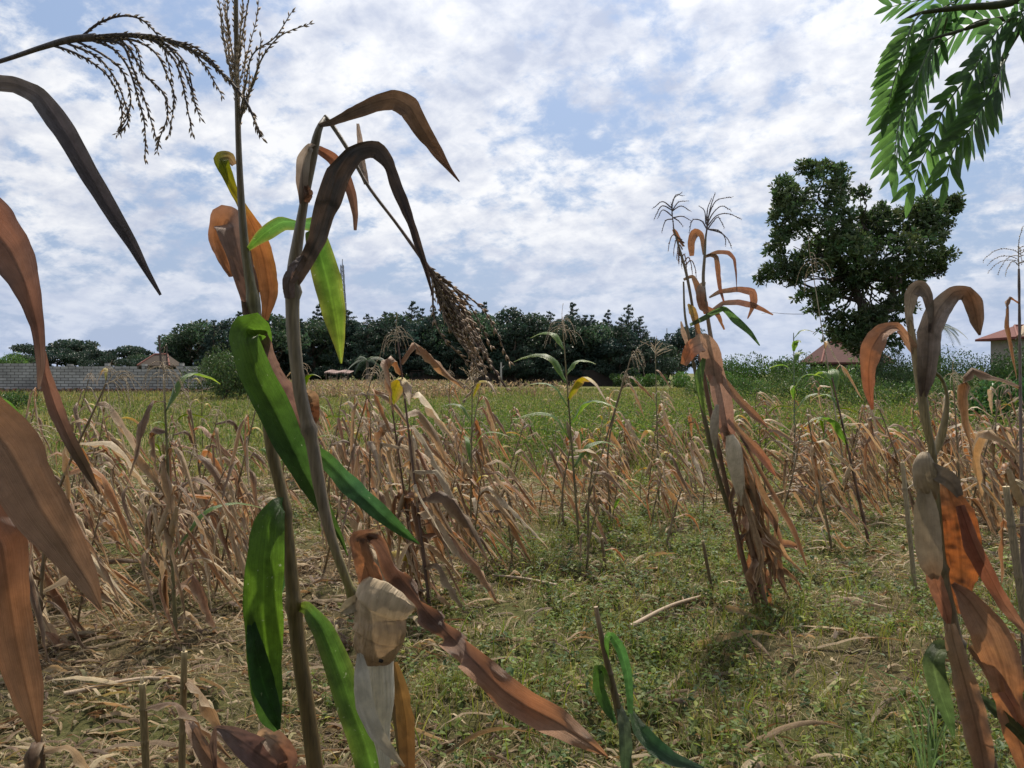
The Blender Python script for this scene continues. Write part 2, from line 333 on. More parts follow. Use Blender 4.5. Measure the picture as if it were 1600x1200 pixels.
# ------------------------------------------------------------------ block wall
def block_wall():
    m, n, L = mat_new('concrete_block')
    o = n.new('ShaderNodeOutputMaterial'); pr = n.new('ShaderNodeBsdfPrincipled'); pr.inputs['Roughness'].default_value = 0.95
    tcn = n.new('ShaderNodeTexCoord'); rot = n.new('ShaderNodeMapping'); rot.inputs['Rotation'].default_value = (R(90), 0, 0); L.new(tcn.outputs['Object'], rot.inputs[0])
    br = n.new('ShaderNodeTexBrick'); L.new(rot.outputs[0], br.inputs['Vector'])
    br.inputs['Color1'].default_value = (0.34, 0.335, 0.325, 1); br.inputs['Color2'].default_value = (0.25, 0.245, 0.24, 1); br.inputs['Mortar'].default_value = (0.06, 0.055, 0.05, 1)
    br.inputs['Scale'].default_value = 1.0; br.inputs['Brick Width'].default_value = 0.62; br.inputs['Row Height'].default_value = 0.235; br.inputs['Mortar Size'].default_value = 0.024
    no = n.new('ShaderNodeTexNoise'); no.inputs['Scale'].default_value = 0.5; no.inputs['Detail'].default_value = 7; L.new(tcn.outputs['Object'], no.inputs['Vector'])
    mr_ = n.new('ShaderNodeMapRange'); L.new(no.outputs['Fac'], mr_.inputs[0]); mr_.inputs[1].default_value = 0.3; mr_.inputs[2].default_value = 0.7; mr_.inputs[3].default_value = 0.7; mr_.inputs[4].default_value = 1.25
    vm = n.new('ShaderNodeVectorMath'); vm.operation = 'SCALE'; L.new(br.outputs[0], vm.inputs[0]); L.new(mr_.outputs[0], vm.inputs['Scale']); L.new(vm.outputs[0], pr.inputs['Base Color']); L.new(pr.outputs[0], o.inputs[0])
    D = 62.0
    x0 = -60.0; x1 = -24.5; z0 = 0.15
    root = thing('block_wall', (x0, D, 0), 'long grey concrete block boundary wall on a rubble footing at the left of the field', 'wall')
    def box(mb, a, b, c, col=(1, 1, 1)):
        (xa, xb), (ya, yb), (za, zb) = a, b, c
        V = np.array([[x, y, z] for z in (za, zb) for x, y in ((xa, ya), (xb, ya), (xb, yb), (xa, yb))])
        mb.add(V, [[0, 1, 5, 4], [1, 2, 6, 5], [2, 3, 7, 6], [3, 0, 4, 7], [4, 5, 6, 7], [3, 2, 1, 0]], col=col)
    mb = MB(); r2 = random.Random(3); x = x0
    while x < x1:
        wd = 0.62 * r2.choice([1, 2, 3, 5]); h = 2.1 + 0.235 * r2.choice([0, 0, 0, 0, 0, 1, -1]) * (0.5 if r2.random() < .5 else 1)
        box(mb, (x, min(x + wd, x1)), (D, D + 0.23), (z0, h)); x += wd
    w_ = mb.build('block_courses', m, root, smooth=False)
    mb = MB()
    for k in range(12): box(mb, (x0 + 3 * k + 0.1, x0 + 3 * k + 0.4), (D + 0.02, D + 0.4), (0, 2.28 + 0.1 * (k % 2)), )
    mb.build('pier', m, root, smooth=False)
    mb = MB()
    K = 240; xs = np.linspace(x0, x1, K)
    top = z0 + 0.12 * fbm(xs * 1.5, xs * 0, 4) + 0.05
    for k in range(K - 1):
        box(mb, (xs[k], xs[k + 1]), (D - 0.25 + 0.1 * math.sin(k * 2.1), D - 0.003), (-0.05, top[k] * (1 + 0.3 * math.sin(k * 1.7))), (0.22 + 0.06 * math.sin(k * 3.3), 0.14, 0.09))
    mb.build('footing', solid_material('rubble', 0.95, 4, 0.4, 0.8, 0.05), root, smooth=False)
    return box
box = block_wall()

# ------------------------------------------------------------------ foliage helpers
def leafcards(mb, pts, size, col, seed=0, up=0.2, aspect=0.5, hang=0.0):
    """rhombic leaf faces at pts, random facing"""
    r = np.random.default_rng(seed); n = len(pts)
    ax = r.normal(size=(n, 3)); ax[:, 2] += up * 2 - hang * 3; ax = unit(ax)
    nn = unit(np.cross(ax, r.normal(size=(n, 3))))
    sz = (size * r.uniform(0.6, 1.35, n))[:, None] if np.isscalar(size) else (size * r.uniform(0.6, 1.35, n))[:, None]
    bend = unit(np.cross(ax, nn)) * sz * 0.15
    V = np.stack([pts - ax * sz * .5, pts + nn * sz * aspect * .5 + bend, pts + ax * sz * .5, pts - nn * sz * aspect * .5 + bend], 1)
    Q = np.arange(n * 4).reshape(-1, 4)
    mb.add(V, Q, col=np.repeat(col, 4, 0))
def blob_points(blobs, n, seed, shell=0.45):
    r = np.random.default_rng(seed); b = np.asarray(blobs, float)
    wt = (b[:, 3] * b[:, 4] * b[:, 5]) ** (2 / 3); k = r.choice(len(b), n, p=wt / wt.sum())
    d = unit(r.normal(size=(n, 3))); rad = shell + (1.08 - shell) * r.uniform(0, 1, n) ** 0.6
    rad = rad * (0.78 + 0.5 * fbm(d[:, 0] * 2.3 + k * 3.1, d[:, 2] * 2.3 + d[:, 1], seed + 1))
    return b[k, :3] + d * rad[:, None] * b[k, 3:6], k, rad
def crown_cols(base, n, k, seed, var=0.35):
    r = np.random.default_rng(seed + 5); nb = k.max() + 1
    bl = r.uniform(1 - var, 1 + var, nb)[k]; v = bl * r.uniform(0.75, 1.3, n)
    c = np.asarray(base)[None] * v[:, None]; c[:, 0] *= r.uniform(0.8, 1.35, n); return c
def limb(mb, a, b, r0, r1, seed=0, n=7, col=(0.10, 0.075, 0.055), wig=0.06):
    a = np.asarray(a, float); b = np.asarray(b, float); r = np.random.default_rng(seed); L_ = np.linalg.norm(b - a)
    pts = np.linspace(0, 1, 7)[:, None] * (b - a) + a; pts[1:-1] += r.normal(size=(5, 3)) * L_ * wig * np.array([1, 1, .3])
    p = spline(pts, 14); tube(mb, p, np.linspace(r0, r1, 14), col, n=n, cap=False)
def broad_blobs(h, wd, seed, z0=0.3, nb=16):
    r = np.random.default_rng(seed); out_ = []
    for i in range(nb):
        a = r.uniform(0, 6.283); t = r.uniform(0, 1); zz_ = h * (z0 + (1 - z0) * t) ; prof = math.sin(min(1, (t * 0.95 + 0.12)) * math.pi) ** 0.6
        rr = wd * 0.5 * prof * math.sqrt(r.uniform(0.1, 1)) * 0.8; s_ = h * r.uniform(0.10, 0.19)
        out_.append((rr * math.cos(a), rr * math.sin(a), min(zz_, h - s_ * .8), s_ * 1.25, s_ * 1.25, s_ * 0.85))
    return out_
def make_tree(kind, seed, h, wd, base, loc, name, leaf=0.3, n=3500, label=None, cat='tree', group=None):
    r = np.random.default_rng(seed); root = thing(name, loc, label, cat, group); o = np.array(loc, float)
    tb = MB(); cb_ = MB()
    if kind == 'broad':
        bl = broad_blobs(h, wd, seed)
        limb(tb, o, o + (0, 0, h * 0.6), 0.025 * h, 0.012 * h, seed)
        for i, b in enumerate(bl):
            st = o + (0, 0, h * (0.15 + 0.3 * r.random())); limb(tb, st, o + np.array(b[:3]), 0.011 * h, 0.004 * h, seed + i, n=5)
        p_, k, rad = blob_points(bl, n, seed); leafcards(cb_, p_ + o, leaf, crown_cols(base, n, k, seed), seed)
    elif kind == 'flat':
        bl = []
        for i in range(12):
            a = r.uniform(0, 6.283); rr = wd * 0.45 * math.sqrt(r.random()); bl.append((rr * math.cos(a), rr * math.sin(a), h * r.uniform(0.6, 0.92), wd * 0.16, wd * 0.16, h * 0.09))
        limb(tb, o, o + (0, 0, h * 0.5), 0.03 * h, 0.018 * h, seed)
        for i, b in enumerate(bl): limb(tb, o + (0, 0, h * 0.45), o + np.array(b[:3]), 0.012 * h, 0.004 * h, seed + i, n=5, wig=0.1)
        p_, k, rad = blob_points(bl, n, seed); leafcards(cb_, p_ + o, leaf, crown_cols(base, n, k, seed), seed)
    elif kind == 'spire':
        limb(tb, o, o + (0, 0, h * 0.98), 0.018 * h, 0.003 * h, seed, wig=0.01); bl = []
        nb = 46
        for i in range(nb):
            t = (i + r.random()) / nb; a = i * 2.4 + r.uniform(-.4, .4); rr = wd * 0.5 * (1 - t) ** 0.75 * r.uniform(0.45, 1.1) + 0.15; zb = h * (0.16 + 0.84 * t)
            e = np.array([rr * math.cos(a), rr * math.sin(a), zb + rr * 0.25]); limb(tb, o + (0, 0, zb - rr * 0.2), o + e, 0.004 * h, 0.001 * h, seed + i, n=4, wig=0.03)
            for f in (0.45, 0.75, 1.0): 
                s_ = max(0.22, rr * 0.30) * r.uniform(.7, 1.2); bl.append((e[0] * f, e[1] * f, zb + rr * (f - .8) * .3, s_ * 1.1, s_ * 1.1, s_ * 0.55))
        p_, k, rad = blob_points(bl, n, seed, 0.3); leafcards(cb_, p_ + o, leaf, crown_cols(base, n, k, seed, 0.25), seed, up=0.5, aspect=0.35)
    elif kind == 'bush':
        bl = []
        for i in range(22):
            a = r.uniform(0, 6.283); rr = wd * 0.42 * math.sqrt(r.random()); s_ = h * r.uniform(0.16, 0.28)
            top = h * (1 - 0.55 * (rr / (wd * .5)) ** 2) - s_; bl.append((rr * math.cos(a), rr * math.sin(a), max(s_ * .6, top * r.uniform(0.35, 1.0)), s_ * 1.3, s_ * 1.3, s_))
        for i in range(9):
            b = bl[i]; limb(tb, o, o + np.array(b[:3]), 0.012 * h, 0.004 * h, seed + i, n=4)
        p_, k, rad = blob_points(bl, n, seed); leafcards(cb_, p_ + o, leaf, crown_cols(base, n, k, seed), seed, up=0.6, aspect=0.4)
    tb.build('trunk' if kind != 'bush' else 'stem', M_BARK, root); cb_.build('crown' if kind != 'bush' else 'foliage', M_CROWN, root, smooth=False)
    return root
def place(proto, x, y, s_=1.0, rz=0.0, label=None, group=None, sz=None):
    c = copy_tree(proto); c.location = (x, y, 0); c.scale = (s_, s_, sz or s_); c.rotation_euler = (0, 0, rz)
    if label: c['label'] = label
    if group: c['group'] = group
    return c
def gx(px, d): return (px - 800.0) / F * d
# ------------------------------------------------------------------ distant tree line
DARKT = (0.030, 0.055, 0.036); MIDT = (0.042, 0.075, 0.038); BLUT = (0.028, 0.055, 0.044)
spA = make_tree('spire', 11, 12, 5.4, BLUT, (gx(510, 100), 100, 0), 'conifer_tree', 0.42, 5200, 'slender tall conifer beside the far mast, left end of the tree line', 'tree', 'conifers in the far tree line')
spB = make_tree('spire', 12, 11, 6.5, DARKT, (gx(645, 102), 102, 0), 'conifer_tree', 0.42, 5200, 'tall ragged conifer rising above the far trees behind the pair of maize tassels', 'tree', 'conifers in the far tree line')
spC = make_tree('spire', 13, 10.5, 7.0, DARKT, (gx(982, 100), 100, 0), 'conifer_tree', 0.42, 5200, 'dark conifer near the right end of the tree line', 'tree', 'conifers in the far tree line')
brA = make_tree('broad', 21, 9.5, 9.0, DARKT, (gx(800, 95), 95, 0), 'broadleaf_tree', 0.45, 5500, 'dense round dark tree in the middle of the tree line behind the lone bush', 'tree', 'broadleaf trees in the far tree line')
brB = make_tree('broad', 22, 8.6, 9.5, MIDT, (gx(420, 92), 92, 0), 'broadleaf_tree', 0.45, 5500, 'dark broad tree at the left end of the tree line behind the near green stalk', 'tree', 'broadleaf trees in the far tree line')
brC = make_tree('broad', 23, 8.0, 8.0, BLUT, (gx(560, 96), 96, 0), 'broadleaf_tree', 0.45, 5500, 'dark broad tree below the far mast', 'tree', 'broadleaf trees in the far tree line')
fl = make_tree('flat', 31, 5.9, 9, DARKT, (gx(90, 100), 100, 0), 'flat_topped_tree', 0.4, 4200, 'dark flat topped tree standing alone above the block wall at far left', 'tree', 'trees behind the block wall')
GB = 'broadleaf trees in the far tree line'; GS = 'conifers in the far tree line'; GW = 'trees behind the block wall'
LBm = 'dark broadleaf tree merging into the dense middle of the far tree line'; LSm = 'small dark conifer tip standing among the middle of the far tree line'
rr_ = random.Random(5)
ORD = 'first second third fourth fifth sixth seventh eighth ninth tenth eleventh twelfth thirteenth fourteenth fifteenth sixteenth seventeenth eighteenth nineteenth twentieth'.split()
ti = [0, 0, 0]
# (px centre, top y, distance)
for px, ty, d, pr_ in [(315, 502, 96, brB), (355, 500, 98, brA), (395, 505, 94, brC), (450, 498, 100, brA), (490, 500, 97, brB), (590, 500, 95, brA), (618, 492, 98, brB), (668, 493, 96, brC), (705, 500, 99, brA), (735, 487, 95, brB), (765, 495, 98, brC),
                       (835, 492, 97, brB), (868, 500, 99, brC), (905, 497, 96, brA), (935, 505, 95, brB), (960, 510, 94, brC), (1020, 528, 96, brA), (1045, 540, 105, brB), (1062, 512, 110, brC)]:
    hh = (HOR - ty) / F * d + CAMH; ph = {brA: 9.5, brB: 8.6, brC: 8.0}[pr_]; s_ = hh / ph
    lb = LBm
    if px < 400: lb = 'bushy dark broadleaf tree in the left clump of the tree line, right of the wall'
    if px > 1000: lb = 'low dark broadleaf tree trailing off at the right end of the tree line'
    ti[0] += 1; lb = ('%s dark broadleaf tree from the left among the rounded crowns of the far tree line' % ORD[ti[0] - 1])
    place(pr_, gx(px, d), d, s_, rr_.uniform(0, 6), lb, GB)
for px, ty, d, pr_ in [(497, 478, 103, spA), (528, 482, 104, spA), (602, 488, 104, spB), (660, 482, 105, spA), (690, 478, 104, spA), (725, 470, 103, spB), (757, 472, 104, spA), (785, 485, 104, spC), (846, 492, 103, spC), (895, 474, 103, spB), (925, 492, 102, spA), (950, 484, 101, spA), (1000, 494, 100, spC)]:
    ti[1] += 1
    hh = (HOR - ty) / F * d + CAMH; ph = {spA: 12, spB: 11, spC: 10.5}[pr_]; s_ = hh / ph
    place(pr_, gx(px, d), d, s_ * 0.9, rr_.uniform(0, 6), '%s small conifer tip from the left poking above the far tree line' % ORD[ti[1] - 1], GS, sz=s_)
# trees behind the wall (left)
for px, ty, d, pr_, s2 in [(-20, 548, 88, brA, 1), (25, 553, 90, brB, 1), (60, 550, 95, brC, 1), (130, 552, 98, fl, 1), (150, 545, 92, brA, .9), (185, 541, 96, fl, 1), (215, 552, 94, brB, .8), (230, 555, 90, fl, .9), (278, 535, 97, brC, .9), (293, 517, 97, brB, .8)]:
    hh = (HOR - ty) / F * d + CAMH; ph = {brA: 9.5, brB: 8.6, brC: 8.0, fl: 5.9}[pr_]; s_ = hh / ph
    ti[2] += 1
    place(pr_, gx(px, d), d, s_, rr_.uniform(0, 6), '%s low dark tree crown from the left above the grey block wall' % ORD[ti[2] - 1], GW)
for i, px in enumerate([335, 375, 440, 470, 545, 575, 630, 678, 712, 745, 805, 860, 915, 970]):
    d = 92 + (i * 37 % 5) * .6; ty = 500 - (i * 29 % 17); hh = (HOR - ty) / F * d + CAMH; pr_ = (spA, spB, spC)[i % 3]; ph = {spA: 12, spB: 11, spC: 10.5}[pr_]
    place(pr_, gx(px, d), d, hh / ph * 1.15, rr_.uniform(0, 6), '%s feathery conifer from the left in the front row of the far tree line' % ORD[i], GS, sz=hh / ph)
# bushes
def bush(px, by, ty, wpx, base, name, label, seed, leaf=None, n=3500, group='bushes along the far field edge', d=None):
    d = d or CAMH * F / (by - HOR); h = (by - ty) / F * d; wd = wpx / F * d
    return make_tree('bush', seed, h, wd, base, (gx(px, d), d, 0), name, leaf or max(0.10, d * 0.0035), n, label, 'bush', group)
BG = (0.05, 0.10, 0.025); BG2 = (0.065, 0.13, 0.03)
bush(350, 624, 533, 118, (0.055, 0.095, 0.03), 'leafy_bush', 'large dark green bush in front of the right end of the block wall', 41, n=9000, leaf=0.17)
bush(820, 601, 562, 62, BG, 'leafy_bush', 'rounded lone green bush in front of the dark tree line, middle of the picture', 42, n=4000)
bush(495, 601, 578, 34, BG, 'leafy_bush', 'small dark round bush beside the low flat shelter', 43, n=2500)
bush(8, 609, 543, 70, BG2, 'leafy_bush', 'light green bush rising behind the wall at the far left edge', 44, n=4500, d=72)
bush(25, 640, 603, 60, BG, 'leafy_bush', 'low weed bush at the foot of the block wall', 45, n=2000)
for i, (px, by, ty, wp) in enumerate([(1000, 604, 574, 110), (1100, 606, 572, 120), (1160, 604, 543, 95), (1205, 604, 545, 90), (1250, 608, 546, 110), (1310, 612, 549, 120)]):
    bush(px, by, ty, wp, BG2 if i % 2 else BG, 'leafy_bush', '%s green shrub from the left in the long thicket right of the tree line' % ORD[i], 50 + i, n=3500)
for i, (px, by, ty, wp) in enumerate([(1390, 622, 548, 130), (1470, 625, 535, 130), (1550, 628, 521, 140), (1620, 630, 515, 120)]):
    bush(px, by, ty, wp, (0.05, 0.10, 0.028), 'leafy_bush', '%s tangled shrub from the left on the bank below the right red roof' % ORD[i], 60 + i, n=5000, group='shrubs on the right bank')
bush(1385, 628, 534, 95, (0.05, 0.09, 0.028), 'leafy_bush', 'dark shrub hiding the foot of the big tree', 65, n=4000, group='shrubs on the right bank')
bush(1560, 662, 588, 110, (0.045, 0.11, 0.03), 'leafy_bush', 'bright green broad leaved bush behind the right maize', 66, n=5000, leaf=0.14)
bush(1625, 665, 580, 90, (0.045, 0.11, 0.03), 'leafy_bush', 'bright green bush cut by the right edge of the picture', 67, n=3500, leaf=0.14)
for i, (px, by, ty, wp) in enumerate([(420, 606, 585, 40), (580, 600, 580, 60), (640, 600, 583, 70), (700, 598, 583, 70), (905, 600, 578, 60)]):
    bush(px, by, ty, wp, BG, 'leafy_bush', '%s low scrub patch from the left at the foot of the far tree line' % ORD[i], 70 + i, n=1500)

for i, (px, by, ty, wp) in enumerate([(1110, 622, 580, 90), (1165, 628, 574, 100), (1225, 632, 572, 110), (1290, 634, 570, 110), (1345, 640, 574, 100), (1430, 640, 568, 110), (1500, 646, 566, 110)]):
    bush(px, by, ty, wp, (0.06, 0.115, 0.03) if i % 2 else (0.075, 0.125, 0.035), 'weedy_bush', '%s low weedy bush from the left in front of the right thicket' % ORD[i], 80 + i, n=3200, leaf=.13, group='low weedy bushes at right')
# ------------------------------------------------------------------ the big tree
def big_tree():
    d = 46.0; loc = np.array([gx(1372, d), d, 0]); s = d / F
    root = thing('big_tree', loc, 'large dark spreading tree with an uneven two lobed crown against the sky at right', 'tree')
    bl = []
    # px, py, rx px, ry px, depth offset
    for px, py, rx, ry, dz in [(1288, 275, 32, 22, 0), (1262, 262, 16, 11, .5), (1302, 302, 28, 26, -.6), (1230, 300, 24, 24, 0), (1222, 340, 20, 30, .5), (1262, 330, 34, 34, -1), (1300, 350, 32, 34, -1.5), (1240, 385, 36, 30, 0),
                               (1345, 303, 13, 11, .2), (1340, 335, 14, 14, .4), (1208, 425, 22, 17, 0), (1235, 428, 26, 20, -1), (1285, 400, 38, 32, 1), (1325, 395, 36, 34, -1.8), (1352, 370, 22, 30, 1.5),
                               (1372, 335, 14, 18, .3), (1385, 360, 24, 26, -.5), (1415, 345, 26, 20, .5), (1450, 328, 24, 18, -.5), (1480, 325, 18, 14, 0), (1462, 352, 26, 20, -1), (1440, 378, 30, 22, -1.6), (1472, 398, 14, 12, .4),
                               (1398, 400, 36, 30, -2), (1440, 412, 28, 20, 0), (1465, 420, 16, 12, 0), (1360, 430, 40, 30, -1), (1405, 440, 34, 26, .8), (1320, 440, 34, 24, .6), (1375, 470, 36, 24, -1.2), (1335, 480, 30, 22, .5), (1410, 478, 22, 16, 1),
                               (1255, 462, 20, 9, 0), (1290, 462, 20, 14, -1), (1275, 483, 18, 9, .5), (1310, 505, 24, 16, 0), (1360, 508, 26, 18, 0), (1395, 500, 18, 12, .5), (1290, 515, 14, 16, .3), (1330, 528, 26, 12, -.4), (1385, 530, 30, 18, -1.5), (1350, 540, 24, 16, -1.2), (1365, 500, 24, 20, -2.2), (1488, 318, 14, 11, 0), (1486, 402, 12, 10, .2), (1195, 438, 14, 10, 0), (1270, 522, 7, 8, 0), (1350, 545, 26, 14, .5)]:
        q = P(px, py, d + dz); bl.append((q[0], q[1], q[2], rx * s, max(rx, ry) * s * 1.0, ry * s))
    tb = MB(); c = (0.07, 0.055, 0.045)
    def W(px, py, dz=0): return P(px, py, d + dz)
    limb(tb, loc - (0, 0, .2), W(1366, 520), 0.50, 0.40, 1, 12, c, 0.02)
    limb(tb, W(1366, 522), W(1345, 470), 0.38, 0.28, 2, 10, c, 0.03); limb(tb, W(1366, 522), W(1395, 460), 0.30, 0.2, 3, 10, c, 0.03)
    limb(tb, W(1345, 472), W(1310, 400), 0.26, 0.14, 4, 8, c); limb(tb, W(1310, 402), W(1285, 290), 0.15, 0.05, 5, 8, c); limb(tb, W(1310, 402), W(1235, 330), 0.13, 0.04, 6, 8, c)
    limb(tb, W(1345, 472), W(1215, 428), 0.12, 0.03, 7, 7, c); limb(tb, W(1395, 462), W(1420, 400), 0.17, 0.09, 8, 8, c); limb(tb, W(1420, 402), W(1480, 328), 0.09, 0.03, 9, 7, c)
    limb(tb, W(1395, 462), W(1470, 418), 0.09, 0.03, 10, 7, c); limb(tb, W(1380, 440), W(1345, 300), 0.09, 0.03, 11, 7, c, .03); limb(tb, W(1366, 520), W(1280, 515), 0.09, 0.03, 12, 7, c)
    limb(tb, W(1300, 488), W(1190, 490), 0.03, 0.008, 13, 5, c, 0.08)
    for i, b in enumerate(bl): limb(tb, W(1350 + 8 * math.sin(i), 440), b[:3], 0.07, 0.02, 30 + i, 5, c, 0.05)
    tb.build('trunk', M_BARK, root)
    # rosettes of leaves at twig ends
    r = np.random.default_rng(5); cen, k, rad = blob_points(bl, 5200, 77, 0.35)
    # gaps: drop twigs where coarse noise is low
    keep = fbm(cen[:, 0] * 1.1, cen[:, 2] * 1.1, 12) + 0.30 * r.random(len(cen)) > 0.54
    low = cen[:, 2] < W(0, 440)[2]
    keep &= ~(low & (fbm(cen[:, 0] * 1.6 + 4, cen[:, 2] * 1.6, 15) < 0.42))
    cen = cen[keep]; k = k[keep]; n = len(cen); cb_ = MB()
    cc = crown_cols((0.050, 0.082, 0.030), n, k, 9, 0.4)
    for j in range(9):
        ax = unit(r.normal(size=(n, 3)) + np.array([0, 0, .35])); sz = 0.34 * r.uniform(.7, 1.2, (n, 1)); nn = unit(np.cross(ax, r.normal(size=(n, 3)))); st = cen + ax * 0.02
        bd = np.cross(ax, nn) * sz * .12
        V = np.stack([st, st + ax * sz * .55 + nn * sz * .2 + bd, st + ax * sz, st + ax * sz * .55 - nn * sz * .2 + bd], 1)
        cb_.add(V, np.arange(n * 4).reshape(-1, 4), col=np.repeat(cc * r.uniform(.8, 1.25, (n, 1)), 4, 0))
    cb_.build('crown', M_CROWN, root, smooth=False)
big_tree()
def palm(px, top, by, d, label, seed, nf=13):
    loc = np.array([gx(px, d), d, 0]); h = (HOR - top) / F * d + CAMH; root = thing('palm_tree', loc, label, 'palm'); r = random.Random(seed)
    tb = MB(); tube(tb, spline([loc, loc + (0.15, 0, h * .5), loc + (0.1, 0, h)], 10), np.linspace(.2, .13, 10), (0.12, 0.10, 0.08), 8); tb.build('trunk', M_BARK, root)
    for i in range(nf):
        a = i * 2.4; L_ = 2.3 * r.uniform(.8, 1.1); e = r.uniform(.1, .9); K = 12; t = np.linspace(0, 1, K)
        hx, hy = math.cos(a), math.sin(a); cl = np.stack([hx * L_ * t, hy * L_ * t, L_ * (e * t - 0.95 * t ** 2)], 1) + loc + (0.1, 0, h)
        mb = MB(); tube(mb, cl, np.linspace(.03, .008, K), GRN, 4)
        c2 = spline(cl, 26); sd_ = np.array([-hy, hx, 0])
        for sg in (-1, 1):
            ln = 0.6 * np.sin(np.linspace(.25, 1, 26) * math.pi * .93)[:, None] + .05
            tip = c2 + sd_ * sg * ln * .8 - np.array([0, 0, 1]) * ln * .6 + np.array([hx, hy, 0]) * ln * .4
            V = np.stack([c2, c2 + np.array([hx, hy, 0]) * .06, tip], 1); mb.add(V, T=np.arange(78).reshape(-1, 3), col=(0.035, 0.06, 0.035))
        mb.build('frond', M_CROWN, root, smooth=False)
palm(1465, 512, 600, 80, 'small drooping palm between the big tree and the right red roof', 3)
palm(572, 562, 598, 84, 'low pale palm in front of the tree line, left of the middle', 4, 9)

# ------------------------------------------------------------------ houses and walls
M_TILE = solid_material('roof_tile', 0.8, 3, 0.25, 0.4, 0.03, (1, 6, 1)); M_PLASTER = solid_material('plaster', 0.9, 2, 0.15, 0.2, 0.01)
M_METAL = solid_material('painted_metal', 0.5, 3, 0.15, 0.1, 0.005); M_GLASS = solid_material('window_glass', 0.15, 2, 0.1, 0.0, 0.01, col=(0.03, 0.035, 0.04), spec=0.6)
def house(px0, px1, roof_top, eave, d, depth, label, roofc, wallc, gable=None):
    x0, x1 = gx(px0, d), gx(px1, d); zt = (HOR - roof_top) / F * d + CAMH; ze = (HOR - eave) / F * d + CAMH
    root = thing('house', ((x0 + x1) / 2, d, 0), label, 'house')
    mb = MB(); box(mb, (x0 + .5, x1 - .5), (d + .5, d + depth - .5), (0, ze), wallc); mb.build('wall', M_PLASTER, root, smooth=False)
    mb = MB(); rid = min((x1 - x0), depth) * .5; ov = 0.35
    V = np.array([[x0 - ov, d - ov, ze], [x1 + ov, d - ov, ze], [x1 + ov, d + depth + ov, ze], [x0 - ov, d + depth + ov, ze], [x0 + rid * .5, d + depth / 2, zt], [x1 - rid * .5, d + depth / 2, zt],
                  [x0 - ov, d - ov, ze - .18], [x1 + ov, d - ov, ze - .18], [x1 + ov, d + depth + ov, ze - .18], [x0 - ov, d + depth + ov, ze - .18]])
    mb.add(V, Q=[[0, 1, 5, 4], [2, 3, 4, 5], [6, 7, 1, 0], [7, 8, 2, 1], [8, 9, 3, 2], [9, 6, 0, 3], [9, 8, 7, 6]], T=[[1, 2, 5], [3, 0, 4]], col=roofc)
    rf = mb.build('roof', M_TILE, root, smooth=False)
    rb = MB(); tube(rb, [V[4], V[5]], .12, (0.2, 0.08, 0.06), 8)
    for a, b in ((0, 4), (1, 5)): tube(rb, [V[a], V[b]], .1, (0.2, 0.08, 0.06), 8)
    rb.build('ridge_tiles', M_TILE, rf)
    n_ = max(1, int((x1 - x0) / 4))
    for i in range(n_):
        cx_ = x0 + (i + .5) * (x1 - x0) / n_; wf = MB()
        for (a, b, c, e) in ((-.8, .8, 2.2, 2.28), (-.8, .8, 1.0, 1.08), (-.8, -.72, 1.08, 2.2), (.72, .8, 1.08, 2.2), (-.04, .04, 1.08, 2.2)): box(wf, (cx_ + a, cx_ + b), (d + .44, d + .497), (c, e), (.6, .6, .6))
        fo = wf.build('window', M_METAL, root, smooth=False); g = MB(); box(g, (cx_ - .72, cx_ + .72), (d + .47, d + .49), (1.08, 2.2)); g.build('pane', M_GLASS, fo, smooth=False)
    if gable:
        gx0, gx1, gt = gable; a, b = gx(gx0, d), gx(gx1, d); zt2 = (HOR - gt) / F * d + CAMH; g = MB(); m_ = (a + b) / 2
        V = np.array([[a, d - 1.2, ze], [b, d - 1.2, ze], [m_, d - 1.2, zt2], [m_, d + depth / 2, zt2], [a, d + 1, ze], [b, d + 1, ze]])
        g.add(V, Q=[[1, 5, 3, 2], [4, 0, 2, 3]], col=roofc); g.build('gable_roof', M_TILE, rf, smooth=False)
        g = MB(); g.add(V[:3] + np.array([0, .12, -.05]), T=[[0, 1, 2]], col=(.5, .48, .46)); 
        box(g, (a + .2, b - .2), (d - 1.05, d + .49), (0, ze - .1), wallc); g.build('gable_wall', M_PLASTER, root, smooth=False)
        f = MB()
        for e in (V[0], V[1]): tube(f, [e + (0, -.02, 0), V[2] + (0, -.02, 0)], .09, (.75, .75, .78), 4)
        f.build('fascia', M_METAL, rf)
    return root
house(1287, 1390, 533, 566, 72, 5, 'house with a dull red tiled roof showing under the big tree', (0.085, 0.032, 0.026), (0.12, 0.11, 0.10))
house(1592, 1700, 506, 526, 62, 5, 'house with a bright red tiled roof and white gable trim at the right edge', (0.13, 0.038, 0.03), (0.25, 0.23, 0.21), (1594, 1640, 513))
house(222, 262, 553, 571, 84, 3, 'low house with an ochre brown roof peeping over the right part of the block wall', (0.05, 0.035, 0.024), (0.2, 0.16, 0.12))
house(500, 532, 548, 560, 110, 8, 'small far house with a red roof seen between the trunks above the low shelter', (0.36, 0.10, 0.06), (0.45, 0.34, 0.24))
house(385, 470, 562, 574, 118, 8, 'ochre walled far building glimpsed below the left part of the tree line', (0.3, 0.14, 0.08), (0.50, 0.32, 0.18))
